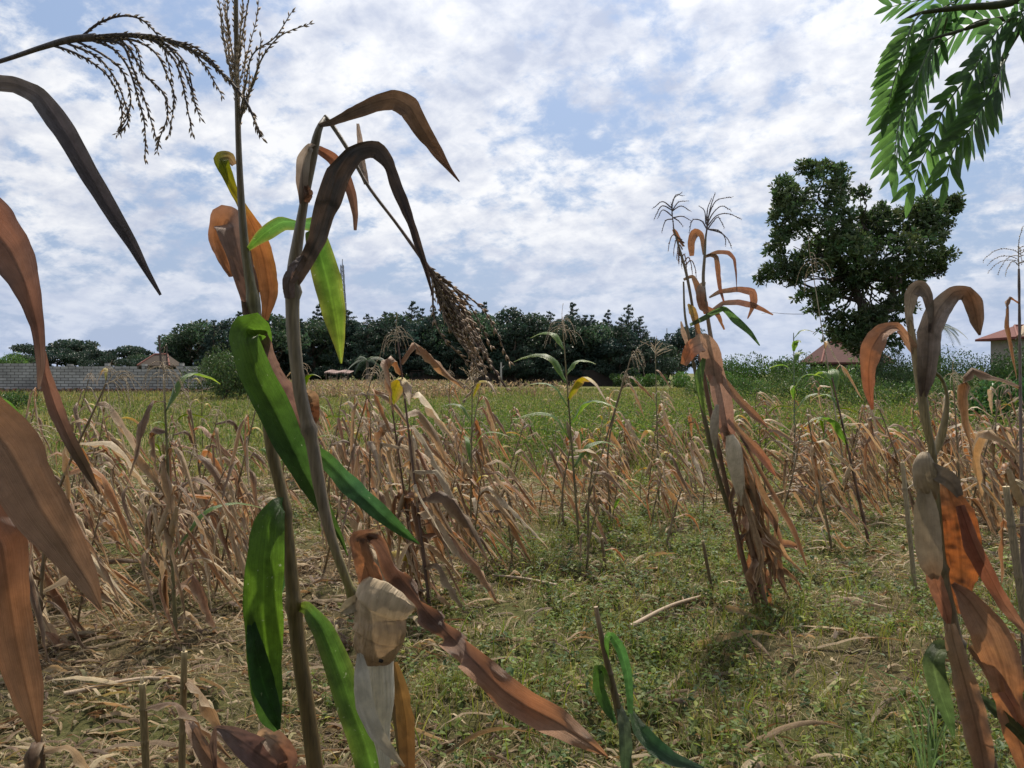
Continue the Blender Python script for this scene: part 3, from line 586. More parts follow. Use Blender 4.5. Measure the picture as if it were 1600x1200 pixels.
def blue_shed():
    d = 112; x0, x1 = gx(635, d), gx(720, d); root = thing('open_shed', (gx(678, d), d, 0), 'open sided shed with a bright blue sheet roof behind the tree trunks', 'shed')
    mb = MB(); K = 40; xs = np.linspace(x0, x1, K); t = np.stack([xs, xs * 0 + d, 4.6 + 0.05 * np.cos(np.arange(K) * 3.14)], 1); b = t + (0, 6, 1.0)
    mb.add(np.stack([t, b], 0), grid_faces(2, K), col=(0.02, 0.06, 0.42)); mb.add(np.stack([t + (0, 0, -.7), t - (0, -.01, .03)], 0), grid_faces(2, K), col=(0.02, 0.06, 0.42)); mb.build('roof', M_METAL, root, smooth=False)
    for i in range(5):
        x = x0 + .2 + i * (x1 - x0 - .4) / 4; mb = MB(); tube(mb, [(x, d + .1, 0), (x, d + .1, 4.4)], .12, (.2, .15, .1), 8); mb.build('post', M_BARK, root)
    mb = MB(); box(mb, (x0, x1), (d + 5.5, d + 5.9), (0, 3.6), (0.50, 0.34, 0.2)); mb.build('back_wall', M_PLASTER, root, smooth=False)
blue_shed()
def far_wall():
    d = 93; x0, x1 = gx(640, d), gx(960, d); root = thing('mud_wall', (x0, d, 0), 'low dark brown wall running under the tree line behind the lone bush', 'wall')
    mb = MB(); xs = np.arange(x0, x1, 1.5)
    for i, x in enumerate(xs): box(mb, (x, min(x + 1.5, x1)), (d, d + .3), (0, 1.7 + .10 * math.sin(i * 1.9)), (0.05, 0.04, 0.034))
    mb.build('mud_bricks', M_PLASTER, root, smooth=False); mb = MB(); box(mb, (x0, x1), (d - .05, d + .36), (1.84, 1.90), (0.07, 0.05, 0.04)); mb.build('coping', M_PLASTER, root, smooth=False)
far_wall()
def post(px, by, ty, d, rad, lean, col, label, name='fence_post'):
    h = (HOR - ty) / F * d + CAMH; x = gx(px, d); loc = (x, d, 0); mb = MB(); r = random.Random(int(px))
    pts = spline([(x, d, 0), (x + lean * .45 + r.uniform(-.03, .03), d, h * .5), (x + lean, d, h)], 12); tube(mb, pts, np.linspace(rad * 1.1, rad * .8, 12), col, 8, wob=.3)
    tube(mb, [pts[8], pts[8] + (rad * 3, 0, rad * 3)], [rad * .5, rad * .3], col, 5)
    tag(mb.build(name, M_BARK, loc=loc), label, 'post')
post(783, 597, 566, 88, .12, 0, (.35, .33, .30), 'pale upright post in front of the dark wall under the tree line')
post(254, 600, 524, 66, .10, -.28, (.09, .07, .06), 'tall dark leaning pole behind the block wall, the taller of two', 'wooden_pole')
post(261, 600, 541, 66, .07, 0, (.09, .07, .06), 'short dark pole behind the block wall, just right of the taller one', 'wooden_pole')
def shelter():
    d = 86; x0, x1 = gx(510, d), gx(549, d); root = thing('low_shelter', (gx(530, d), d, 0), 'low flat roofed shelter of rusty sheets on short posts at the far field edge', 'shelter')
    mb = MB(); K = 30; xs = np.linspace(x0, x1, K); z = 1.62 + .04 * np.cos(np.arange(K) * 3.14) + .06 * np.sin(np.arange(K) * .4)
    t = np.stack([xs, xs * 0 + d - 1, z], 1); mb.add(np.stack([t, t + (0, 2.4, .25)], 0), grid_faces(2, K), col=(.28, .2, .18)); mb.add(np.stack([t - (0, 0, .14), t - (0, 0, .003)], 0), grid_faces(2, K), col=(.2, .14, .12)); mb.build('roof', M_METAL, root, smooth=False)
    for x in (x0 + .2, (x0 + x1) / 2, x1 - .2):
        for y in (d - .9, d + 1.2): mb = MB(); tube(mb, [(x, y, 0), (x, y, 1.55 + (y > d) * .2)], .06, (.12, .09, .07), 6); mb.build('post', M_BARK, root)
shelter()
def mast(px, ty, wpx, d, lean, label, col):
    h = (HOR - ty) / F * d + CAMH; x = gx(px, d); root = thing('radio_mast', (x, d, 0), label, 'radio mast'); mb = MB(); wd0 = wpx * 1.7 / F * d; wd1 = wpx * .65 / F * d; nb = 26; rr = .0011 * d * .45
    def ring(t): w_ = wd0 + (wd1 - wd0) * t; c = np.array([x + lean * (t - .0), d, h * t]); return [c + np.array([w_ / 2 * math.cos(a), w_ / 2 * math.sin(a), 0]) for a in (math.pi / 2, math.pi * 7 / 6, -math.pi / 6)]
    for k in range(3): tube(mb, [ring(0)[k], ring(1)[k]], rr, col, 4)
    for i in range(nb):
        a = ring(i / nb); b = ring((i + 1) / nb)
        for k in range(3): tube(mb, [a[k], b[(k + 1) % 3]], rr * .6, col, 3, cap=False); tube(mb, [a[k], a[(k + 1) % 3]], rr * .6, col, 3, cap=False)
    mb.build('lattice', M_METAL, root)
    r = random.Random(4)
    for t in ((.97, .93, .88, .80, .72, .62) if ty < 480 else (.95, .85)):
        a = ring(t)
        for k in range(3):
            c = a[k] + np.array([.5 * math.cos(2.1 * k), .4 * math.sin(2.1 * k), 0]) * (d / 400); e = MB(); hh = r.uniform(.8, 1.3) * d / 400 * 1.6
            tube(e, [c - (0, 0, hh), c + (0, 0, hh)], .30 * d / 400, (.25, .26, .3), 6); tube(e, [a[k], c], rr * .7, col, 4); e.build('antenna', M_METAL, root)
    e = MB(); tube(e, [ring(1)[0], ring(1)[0] + np.array([0, 0, 3.0 * d / 400])], rr, col, 4); e.build('lightning_rod', M_METAL, root)
mast(545, 414, 6, 400, -3.3, 'tall lattice radio mast rising over the left part of the tree line', (.18, .19, .22))
mast(1042, 522, 3, 500, 0, 'faint small lattice mast low on the horizon right of the tree line', (.3, .31, .34))
# ------------------------------------------------------------------ maize
def tilt_side(p, ang):
    """side vectors: across the view, turned by ang (radians) away from the viewer"""
    K = len(p); t = unit(np.gradient(p, axis=0)); vd = unit(p - CAMP); a = unit(np.cross(t, vd)); b = np.cross(t, a)
    ang = np.broadcast_to(np.asarray(ang, float), (K,))[:, None]; return a * np.cos(ang) + b * np.sin(ang)
def tassel(mb, pts, nb=14, blen=0.16, rad=0.0016, spk=0.010, droop=1.0, spread=0.9, seed=0, col=(0.36, 0.28, 0.19), wind=(0.25, 0, 0), start=0.05, end=0.55, det=True, stem=None, dense=1.0):
    """spike along pts with side branches; spikelets as slender spindles"""
    r = np.random.default_rng(seed); p = spline(pts, 30); up = unit(np.gradient(p, axis=0)); lines = [p]
    tube(mb, p, np.linspace(rad * 1.6, rad * .6, 30), stem or col, 5)
    for i in range(nb):
        t = start + (end - start) * (i + r.random() * .7) / nb; j = int(t * 29); a = r.uniform(0, 6.283); u = up[j]
        e1 = unit(np.cross(u, [0.3, .9, .2])); e2 = np.cross(u, e1); dirn = unit(u * (1 - spread * .6) + (e1 * math.cos(a) + e2 * math.sin(a)) * spread * r.uniform(.5, 1))
        L_ = blen * r.uniform(.65, 1.15) * (1 - .35 * t); K = 14; q = [p[j]]; dv = dirn.copy()
        for k in range(K - 1):
            dv = unit(dv + (np.array([0, 0, -1]) * droop * .16 + np.asarray(wind) * .06 + r.normal(size=3) * .05)); q.append(q[-1] + dv * L_ / (K - 1))
        q = np.array(q); lines.append(q); tube(mb, q, np.linspace(rad, rad * .5, K), col, 4 if det else 3, cap=False)
    if spk:
        for q in lines:
            L_ = np.linalg.norm(np.diff(q, axis=0), axis=1).sum(); m = max(4, int(L_ / spk * 1.15 * dense)); z = spline(q, m); t = unit(np.gradient(z, axis=0)); s0 = 0 if q is not p else int(m * start)
            z = z[s0:]; t = t[s0:]; m = len(z)
            for c in range(2):
                rv = unit(np.cross(t, r.normal(size=(m, 3)))); d = unit(t * .9 + rv * .42); sz = spk * r.uniform(.8, 1.25, (m, 1)); wv = unit(np.cross(d, r.normal(size=(m, 3)))) ; w2 = np.cross(d, wv); wd_ = sz * .13
                b = z; md = b + d * sz * .5
                cc = np.asarray(col) * r.uniform(.7, 1.35, (m, 1))
                if det:
                    V = np.stack([b, md + wv * wd_, md + w2 * wd_, md - wv * wd_, md - w2 * wd_, b + d * sz], 1); o = np.arange(m)[:, None, None] * 6
                    T = (o + np.array([[0, 2, 1], [0, 3, 2], [0, 4, 3], [0, 1, 4], [5, 1, 2], [5, 2, 3], [5, 3, 4], [5, 4, 1]])[None]).reshape(-1, 3); mb.add(V, T=T, col=np.repeat(cc, 6, 0))
                else:
                    V = np.stack([b, md + wv * wd_ * 1.3, b + d * sz, md - wv * wd_ * 1.3], 1); mb.add(V, np.arange(m * 4).reshape(-1, 4), col=np.repeat(cc, 4, 0))
def dryleaf_path(r, start, az, L_, kink, up0, K=16, wind=0.25, down=-1.35, stiff=0.5, wav=0.16):
    """goes out from the stalk, kinks and hangs"""
    q = [np.array(start, float)]; h = np.array([math.cos(az), math.sin(az), 0]); pit = up0; az2 = az
    for k in range(K - 1):
        t = k / (K - 2)
        tgt = up0 if t < kink else down
        pit += (tgt - pit) * (stiff if t >= kink else .2) + r.normal() * wav * .5
        az2 += r.normal() * wav
        hv = np.array([math.cos(az2), math.sin(az2), 0]); dv = hv * math.cos(pit) + np.array([0, 0, math.sin(pit)]) + np.array([wind * (1 if t > kink else .3) * .5, 0, 0])
        q.append(q[-1] + unit(dv) * L_ / (K - 1))
    q = np.array(q); q[:, 2] = np.maximum(q[:, 2], 0.02); return q
def leaf_widths(K, w, base=0.35):
    t = np.linspace(0, 1, K); return w * np.minimum(base + (1 - base) * np.minimum(1, t / 0.25), 1) * np.clip((1 - t) / 0.6, 0.03, 1) ** 0.75
def gen_leaf(r, start, az, L_, w_, kind, nu=5, K=16):
    mb = MB(); seed = int(r.integers(1, 9999))
    if kind == 'green':
        p = dryleaf_path(r, start, az, L_, .35, 1.0, K, .15, -.7, .18, .05); fold, ruf, tw = .35, .08, .5
        st = [(0, GRN), (.6, tuple(np.array(GRN) * r.uniform(.8, 1.4))), (1, YGRN if r.random() < .6 else DRY)]; ed, ea = (YGRN, .6)
    elif kind == 'yellow':
        p = dryleaf_path(r, start, az, L_, .3, .9, K, .2, -1.0, .25, .08); fold, ruf, tw = .5, .12, .9; st = [(0, YGRN), (.45, YEL), (.7, DRY), (1, PALE)]; ed, ea = (DRY, .9)
    else:
        p = dryleaf_path(r, start, az, L_, r.uniform(.03, .30), r.uniform(.0, 1.1), K, r.uniform(.3, 1.5), r.uniform(-1.5, -1.1), r.uniform(.35, .95), .10); fold, ruf, tw = r.uniform(.5, 1.1), .3, r.uniform(.5, 2.5)
        base = [np.array(c) for c in (DRY, PALE, ORANGE, (0.24, 0.15, 0.09), (0.40, 0.21, 0.10), (0.40, 0.27, 0.14), (0.17, 0.10, 0.055), (0.5, 0.38, 0.23))][r.integers(0, 8)] * r.uniform(.7, 1.15); c2 = base * .7 + np.array(PALE) * .3 * r.uniform(.7, 1.2)
        st = [(0, tuple(base * .8)), (.5, tuple(base)), (1, tuple(c2))]; ed, ea = (PALE, .5)
        w_ *= r.uniform(.35, 1.05)
    t = unit(np.gradient(p, axis=0)); s0 = unit(np.cross(t, np.array([0, 0, 1.0])) + 1e-4 + .25 * np.array([-math.sin(az), math.cos(az), 0])); b = np.cross(t, s0)
    ang = (np.linspace(0, 1, K) ** 1.3 * tw * (1 if r.random() < .5 else -1) + r.normal() * .2)[:, None]; side = s0 * np.cos(ang) + b * np.sin(ang)
    hw = leaf_widths(K, w_ / 2)
    ribbon(mb, p, side, hw, fold=fold, ruf=ruf * w_ * .5, rfreq=r.uniform(3, 7), nu=nu, stops=st, edge=ed, ea=ea, crumple=w_ * .12 if kind == 'dry' else 0, seed=seed, tatter=.5 if kind == 'dry' else 0)
    return mb
def gen_plant(seed, h, lean=(0.1, 0), kinds=('dry',), nleaf=9, tass=True, L_=0.6, w_=0.06, rs=0.011, ear=None, kinkh=None, curve=None, base=(0, 0, 0), tdet=False, low=0.08, leaftop=.95, droop=1.0, tsize=.2, nu=5, stalkc=None, tdir=None, wfac=1, skirt=0, top_kinds=None, tb=12, trad=None):
    """-> list of (part name, MB, material)"""
    r = np.random.default_rng(seed); base = np.array(base, float); parts = []
    if curve is None:
        top = base + np.array([lean[0] * h, lean[1] * h, h]); pts = [base, base + (top - base) * .5 + np.array([r.normal() * .02, r.normal() * .02, 0]) - np.array([lean[0], lean[1], 0]) * h * .18, top]
        if kinkh:  # broken over
            k0 = base + np.array([lean[0] * .3 * h, lean[1] * .3 * h, h * kinkh]); az = r.normal() * .6; l2 = h * (1 - kinkh)
            pts = [base, base + (k0 - base) * .6, k0, k0 + np.array([math.cos(az) * .25 * l2, math.sin(az) * .25 * l2, .05 * l2]), k0 + np.array([math.cos(az) * .8 * l2, math.sin(az) * .8 * l2, -.35 * l2])]
    else: pts = curve
    K = 26; p = spline(pts, K); L0 = np.linalg.norm(np.diff(p, axis=0), axis=1).sum(); nn = max(4, int(L0 / .17)); t = np.linspace(0, 1, K)
    node = np.exp(-(((t * nn) % 1 - .5) / .12) ** 2); rad = rs * (1 - .55 * t) * (1 + .28 * node)
    c0 = np.array(stalkc if stalkc is not None else (0.17, 0.12, 0.065)); c1 = c0 * 1.25; gcol = np.array((0.10, 0.13, .04))
    mixg = (.5 if 'green' in kinds else .12) * r.random(); col = (c0 * (1 - t[:, None]) + c1 * t[:, None]) * (1 - mixg) + gcol * mixg; col = col * (1 - .45 * node[:, None]); col = col * (.8 + .4 * r.random((K, 1)))
    mb = MB(); tube(mb, p, rad, col, 6); parts.append(('stalk', mb, M_STALK))
    for i in range(nleaf):
        f = low + (leaftop - low) * (i + r.uniform(-.3, .3)) / max(1, nleaf - 1); f = min(max(f, .03), .99); j = int(f * (K - 1)); az = i * math.pi + r.normal() * .7
        kd = kinds[r.integers(0, len(kinds))]
        if kd == 'dry' and curve is None: az = r.normal() * 1.0
        if top_kinds and f > .55: kd = top_kinds[r.integers(0, len(top_kinds))]
        LL = L_ * r.uniform(.6, 1.15) * (.75 + .5 * math.sin(f * 3.1)); LL = min(LL, .25 + p[j][2] * 1.1)
        parts.append(('leaf', gen_leaf(r, p[j], az, LL, w_ * r.uniform(.7, 1.2) * wfac, kd, nu), M_GREEN if kd == 'green' else M_DRY))
    for i in range(skirt):
        j = int(r.uniform(.15, .6) * (K - 1)); az = r.normal() * 1.2
        parts.append(('leaf', gen_leaf(r, p[j], az, L_ * r.uniform(.6, 1.1), w_ * .6, 'dry', nu), M_DRY))
    for i in range(int(r.random() < .45) if ear is None else ear):
        j = int(r.uniform(.38, .55) * (K - 1)); az = r.uniform(-1, 1) + (0 if i % 2 else math.pi); dn = unit(np.array([math.cos(az) * .3, math.sin(az) * .3, r.choice([-1, 1]) * r.uniform(.6, 1)])); a = p[j]; q = spline([a, a + dn * .09, a + dn * .2], 10)
        mb = MB(); er = .021 * np.sin(np.linspace(.18, 1, 10) * math.pi * .96) ** .7 + .003; cc = np.array((.40, .29, .17)) * r.uniform(.75, 1.2); tube(mb, q, er * .85, cc, 8, wob=.4, seed=seed)
        for kk in range(3): mb.merge(gen_leaf(r, q[6], r.uniform(0, 6.28), .12, .03, 'dry', 3, 8))
        parts.append(('ear', mb, M_HUSK))
    if tass:
        a = p[-1]; u = unit(p[-1] - p[-3]) if tdir is None else unit(np.array(tdir, float)); mb = MB()
        tassel(mb, [a, a + u * tsize * .6, a + u * tsize * 1.1 + np.array([.02, 0, -.02 * droop])], nb=tb, blen=tsize * 1.05, rad=trad or (.0016 if tdet else .0024), spk=.011 if tdet else .014, droop=droop, seed=seed, det=tdet, col=np.array((0.50, 0.41, 0.29)) * r.uniform(.7, 1.1))
        parts.append(('tassel', mb, M_TASSEL))
    return parts
def make_plant(parts, loc, label, group=None, name='maize_plant', cat='maize plant', single=False):
    if single:
        # small in the picture: one mesh, faces keep their materials
        big = MB(); 
        for _, mb, _m in parts: big.merge(mb)
        o = big.build(name, M_DRY, loc=loc); return tag(o, label, cat, group)
    root = thing(name, loc, label, cat, group)
    for n_, mb, m_ in parts: mb.build(n_, m_, root)
    return root
# prototypes for the field, built at the origin ones reused by copying
# ---- named mid-distance plants
def tall(bpx, bpy, tpx, tpy, seed, label, kinds=('dry',), bow=0.0, group=None, name='maize_plant', **kw):
    b = G(bpx, bpy); d = CAMH * F / (bpy - HOR); t = P(tpx, tpy, d + kw.pop('dd', 0)); m_ = (b + t) / 2 + np.array([bow, 0, 0])
    parts = gen_plant(seed, t[2], curve=[b, m_, t], base=b, kinds=kinds, **kw); return make_plant(parts, b, label, group, name)
tall(275, 1000, 256, 595, 101, 'tall dry maize plant with a big drooping tassel in front of the block wall', ('dry', 'dry', 'dry', 'green'), nleaf=14, tdet=True, droop=1.7, tsize=.22, rs=.012, L_=.75, w_=.075, skirt=8, tb=20, ear=2, nu=7)
tall(335, 900, 298, 640, 102, 'dry maize plant with an upright pale tassel, beside the one with the drooping tassel', nleaf=12, tdet=True, droop=.4, tsize=.22, L_=.7, w_=.07, skirt=4)
tall(60, 1010, 165, 600, 103, 'dry maize plant leaning right with its tassel bent over in front of the wall', nleaf=13, tdet=True, droop=1.5, tsize=.2, L_=.75, w_=.07, bow=-.12, tdir=(1, 0, .35), skirt=6, nu=7)
tall(30, 960, 45, 690, 104, 'dry maize plant with a thin upright tassel near the left edge', nleaf=12, droop=.8, tsize=.2, L_=.7, w_=.07, skirt=5)
tall(672, 955, 622, 535, 105, 'taller of two dry maize plants with tassels crossing the far trees', ('dry',), nleaf=15, tdet=True, droop=1.3, tsize=.19, low=.05, L_=.65, w_=.11, stalkc=(.11, .06, .05), rs=.012, skirt=4, tb=18, nu=7)
tall(655, 940, 606, 590, 106, 'shorter of the two dry maize plants with tassels left of the middle', ('dry', 'dry', 'yellow'), nleaf=14, tdet=True, droop=1.8, tsize=.14, L_=.6, w_=.11, stalkc=(.13, .07, .05), rs=.011, skirt=4, tb=16, nu=7)
tall(905, 850, 880, 520, 107, 'green topped maize plant with a curly tassel in the middle of the field', ('green',), nleaf=8, low=.4, leaftop=.93, tdet=True, droop=1.3, tsize=.26, L_=.55, w_=.11, rs=.012, tb=18, top_kinds=('green', 'green', 'yellow'), skirt=3, nu=7)
tall(955, 830, 985, 560, 108, 'dry maize plant with a curled orange tassel right of the green topped one', nleaf=9, tdet=False, droop=1.6, tsize=.22, L_=.6, w_=.06, tdir=(.6, 0, .8), bow=-.12)
tall(735, 860, 738, 600, 109, 'thin maize plant with a narrow spike and one yellow leaf below the hanging tassel', ('yellow', 'green', 'dry'), nleaf=7, droop=.1, tsize=.16, L_=.5, w_=.05)
tall(1030, 800, 1024, 560, 110, 'slim maize plant with a feathery spike standing left of the tall dry clump', ('yellow', 'green', 'dry'), nleaf=7, droop=.15, tsize=.22, L_=.55, w_=.06)
tall(1358, 850, 1300, 590, 111, 'maize plant with a purple brown stalk and green leaves right of the tall clump', ('green', 'dry'), nleaf=6, low=.5, leaftop=1., tass=False, L_=.6, w_=.085, stalkc=(.10, .05, .035), rs=.014, top_kinds=('green', 'dry'), nu=7)
tall(1330, 800, 1270, 425, 112, 'tall thin maize plant with a pale arching tassel in front of the big tree', ('dry',), nleaf=8, low=.1, leaftop=.7, tdet=False, droop=1.9, tsize=.4, L_=.5, w_=.06, tb=7, stalkc=(.30, .25, .17), rs=.009)
tall(1242, 760, 1240, 520, 113, 'grey green maize plant with upright leaves in front of the dull red roof', ('green',), nleaf=7, low=.5, leaftop=1., tass=False, L_=.5, w_=.07, stalkc=(.12, .15, .09))
tall(1600, 1080, 1592, 420, 114, 'tall dry maize plant cut by the right edge with a broken tassel', ('dry',), nleaf=10, tdet=True, droop=.9, tsize=.2, L_=.6, w_=.065, stalkc=(.18, .13, .12), skirt=3, nu=7)
tall(1505, 850, 1490, 600, 115, 'dry maize plant with a drooping tassel just behind the big right plant', nleaf=12, droop=1.8, tsize=.24, L_=.7, w_=.06, skirt=6)
tall(1440, 820, 1375, 640, 116, 'pale dry maize plant below the big tree', nleaf=12, droop=1.2, tsize=.2, L_=.6, w_=.06)
tall(1545, 830, 1560, 600, 117, 'dry maize plant with bunched hanging leaves at right', nleaf=12, tass=False, L_=.7, w_=.07, skirt=6)
tall(1300, 860, 1262, 650, 118, 'orange brown maize plant with hanging leaves left of the purple stalk', nleaf=10, tass=False, L_=.6, w_=.065, skirt=5)
tall(905, 830, 975, 590, 119, 'dry maize plant leaning right with a pale hooked top', nleaf=9, tass=True, droop=2, tsize=.12, L_=.5, w_=.055)
# ---- the crowd of dried plants
protos = {}
def proto(key, n_, **kw):
    L_ = []
    for i in range(n_):
        kk = dict(kw); s_ = 200 + len(protos) * 20 + i
        parts = gen_plant(s_, kk.pop('h') * (1 + .1 * math.sin(i * 2)), **{k: v for k, v in kk.items()}); L_.append(parts)
    protos[key] = L_
proto('dry', 7, h=1.25, lean=(.12, .02), nleaf=15, tass=False, L_=.8, w_=.08, skirt=7, low=.25)
proto('drytas', 5, h=1.45, lean=(.08, 0), nleaf=11, tass=True, droop=1.4, L_=.78, w_=.078, tsize=.18, skirt=7, low=.25)
proto('broken', 5, h=1.5, lean=(.1, 0), nleaf=12, tass=False, L_=.75, w_=.078, kinkh=.6, skirt=8, low=.2)
proto('stump', 4, h=.55, lean=(.08, 0), nleaf=3, tass=False, L_=.35, w_=.05, ear=0, low=.2)
proto('mixed', 4, h=1.35, lean=(.05, 0), nleaf=8, tass=True, droop=1.2, kinds=('green', 'yellow', 'dry', 'yellow'), L_=.55, w_=.06, tsize=.18)
LAB = {'dry': 'dried leafy maize without a tassel', 'drytas': 'dried maize with a drooping tassel', 'broken': 'dried maize with snapped over stalk', 'stump': 'short ragged cut maize stalk', 'mixed': 'half green yellowing maize'}
first = {}; counts = {}
def put(key, x, y, zone, s_, rz):
    i = rr_.randrange(len(protos[key])); near = y < 9.5; k2 = (key, i, near); counts[key] = counts.get(key, 0) + 1
    label = LAB[key] + ' ' + zone[0]; group = zone[1] + ', ' + {'dry': 'leafy ones', 'drytas': 'tasselled ones', 'broken': 'snapped ones', 'stump': 'cut stalks', 'mixed': 'half green ones'}[key]
    if k2 not in first:
        o = make_plant(protos[key][i], (0, 0, 0), label, group, name={'stump': 'maize_stump'}.get(key, 'maize_plant'), single=not near); first[k2] = o
    else: o = copy_tree(first[k2])
    o['label'] = label; o['group'] = group; o['category'] = 'maize stump' if key == 'stump' else 'maize plant'
    o.location = (x, y, 0); o.scale = (s_, s_, s_ * rr_.uniform(.8, 1.25)); o.rotation_euler = (rr_.gauss(0, .08), rr_.gauss(.06, .11), rz)
ZL = ('in the dense left patch', 'maize of the left patch'); ZM = ('in the middle dry patch', 'maize of the middle patch')
ZR = ('between tall clump and right plant', 'maize of the right rows'); ZE = ('behind the big plant at the right', 'maize of the far right rows'); ZB = ('in the low central band', 'maize of the centre band')
ZC = ('standing alone in the trampled centre', 'maize of the trampled centre'); ZF = ('far out near the thicket at right', 'maize far out at right'); ZG = ('scattered in the grassy field at left', 'maize scattered in the left grass')
def zone(n_, px, py, keys, z, smin=.85, smax=1.15, mind=.22):
    pts = []; tries = 0
    while len(pts) < n_ and tries < 4000:
        tries += 1; a = rr_.uniform(*px); b = rr_.uniform(0, 1) ** 1.0; v = py[0] + (py[1] - py[0]) * b; g = G(a, v); x, y = g[0], g[1]
        y = round(y / .75) * .75 + rr_.gauss(0, .06)
        if any((x - q[0]) ** 2 + (y - q[1]) ** 2 < mind ** 2 for q in pts): continue
        pts.append((x, y)); put(keys[rr_.randrange(len(keys))], x, y, z, rr_.uniform(smin, smax), rr_.gauss(0, .5))
zone(17, (-120, 210), (775, 985), ('dry', 'broken', 'dry', 'drytas'), ZL, .58, .82)
zone(11, (200, 400), (800, 960), ('dry', 'broken', 'drytas'), ZL, .55, .78)
zone(18, (500, 790), (780, 930), ('dry', 'broken', 'dry', 'drytas', 'stump'), ZM, .72, .95)
zone(13, (540, 960), (735, 800), ('dry', 'broken', 'drytas', 'mixed'), ZM, .6, .85)
zone(20, (900, 1140), (715, 790), ('dry', 'stump', 'broken', 'dry', 'mixed', 'stump'), ZB, .5, .8)
zone(20, (1175, 1345), (720, 815), ('dry', 'broken', 'mixed', 'drytas', 'dry'), ZR, .6, .95)
zone(20, (1360, 1640), (735, 840), ('dry', 'broken', 'drytas', 'dry'), ZE, .65, .95)
zone(10, (760, 1060), (800, 900), ('stump',), ZC, .8, 1.3, .4)
zone(9, (900, 1300), (665, 710), ('mixed', 'drytas', 'mixed', 'dry'), ZF, .55, .9)
zone(12, (1330, 1620), (650, 730), ('mixed', 'drytas', 'dry', 'dry'), ZF, .55, .9)
zone(8, (30, 480), (700, 790), ('drytas', 'mixed', 'stump', 'drytas'), ZG, .8, 1.0)
zone(13, (560, 1150), (680, 745), ('dry', 'drytas', 'mixed', 'dry'), ZB, .6, .85)
zone(9, (800, 1160), (760, 835), ('drytas', 'dry', 'stump', 'mixed'), ZC, .6, .8, .35)
zone(12, (420, 560), (740, 800), ('dry', 'drytas', 'mixed'), ZM, .7, .95)

# every field plant gets a label of its own: its place from the left among its look-alikes
_by = {}
for o in C.objects:
    if o.parent is None and o.get('group', '').startswith('maize ') and o.name.startswith('maize'): _by.setdefault((o['group'], o['label']), []).append(o)
for (g, l), os_ in _by.items():
    os_.sort(key=lambda o: o.location[0] / max(o.location[1], .1))
    if 1 < len(os_) <= 20:
        for i, o in enumerate(os_): o['label'] = ORD[i] + ' from left, ' + l
# ------------------------------------------------------------------ ground cover
def frustum_points(n, d0, d1, r, pw=1.0, marg=1.12):
    """points in view on the ground, density falling with distance"""
    u = r.random(n); d = (d0 ** pw + u * (d1 ** pw - d0 ** pw)) ** (1 / pw)
    x = (r.random(n) * 2 - 1) * 0.667 * marg * d; return x, d
def greenness(x, y):
    """how green the cover is at a spot of the field"""
    g = fbm(x * .55 + 3, y * .55, 21, 4)
    px = 800 + x / np.maximum(y, .1) * F
    near = np.clip((7.5 - y) / 3.5, 0, 1)
    rt = np.clip((px - 560) / 400, 0, 1)
    g = g + .10 * near * np.clip((px - 640) / 500, 0, 1) - .05 * (1 - rt) - .10 * np.exp(-((y - 7.0) / 2.4) ** 2) + np.clip((y - 10) / 8, 0, 1) * .10
    return g
def blades(mb, x, y, h, wd, r, c0, c1, lean=.5, K=3):
    n = len(x); a = r.uniform(0, 6.283, n); hx, hy = np.cos(a), np.sin(a); le = r.uniform(.1, 1, n) * lean; z0 = gz(x, y) - .01
    t = np.linspace(0, 1, K + 1); fa = r.uniform(0, 6.283, n); sx, sy = np.cos(fa) * wd / 2, np.sin(fa) * wd / 2
    V = np.zeros((n, K + 1, 2, 3)); Cc = np.zeros((n, K + 1, 2, 3))
    for k, tt in enumerate(t):
        cx_ = x + hx * h * le * tt ** 1.7; cy_ = y + hy * h * le * tt ** 1.7; cz = z0 + h * tt * (1 - .45 * le * tt); ww = (1 - tt) ** .7 if k < K else .05
        ww = ww if k else .8
        for s_, sg in enumerate((-1, 1)):
            V[:, k, s_, 0] = cx_ + sg * sx * ww; V[:, k, s_, 1] = cy_ + sg * sy * ww; V[:, k, s_, 2] = cz
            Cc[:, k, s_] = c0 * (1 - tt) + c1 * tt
    o = (np.arange(n) * (K + 1) * 2)[:, None, None]; q = np.array([[2 * k, 2 * k + 1, 2 * k + 3, 2 * k + 2] for k in range(K)])[None]
    mb.add(V.reshape(-1, 3), (o + q).reshape(-1, 4), col=Cc.reshape(-1, 3))
def pick(r, n, pal, wts, var=.3):
    w_ = np.asarray(wts, float)
    k = r.choice(len(pal), n, p=w_ / w_.sum()) ; return np.asarray(pal)[k] * r.uniform(1 - var, 1 + var, (n, 1))
GP = [(0.14, 0.17, 0.032), (0.09, 0.125, 0.024), (0.20, 0.20, 0.05), (0.22, 0.17, 0.065)]; SPAL = [(0.30, 0.24, 0.13), (0.22, 0.16, 0.09), (0.38, 0.31, 0.19), (0.14, 0.10, 0.06)]
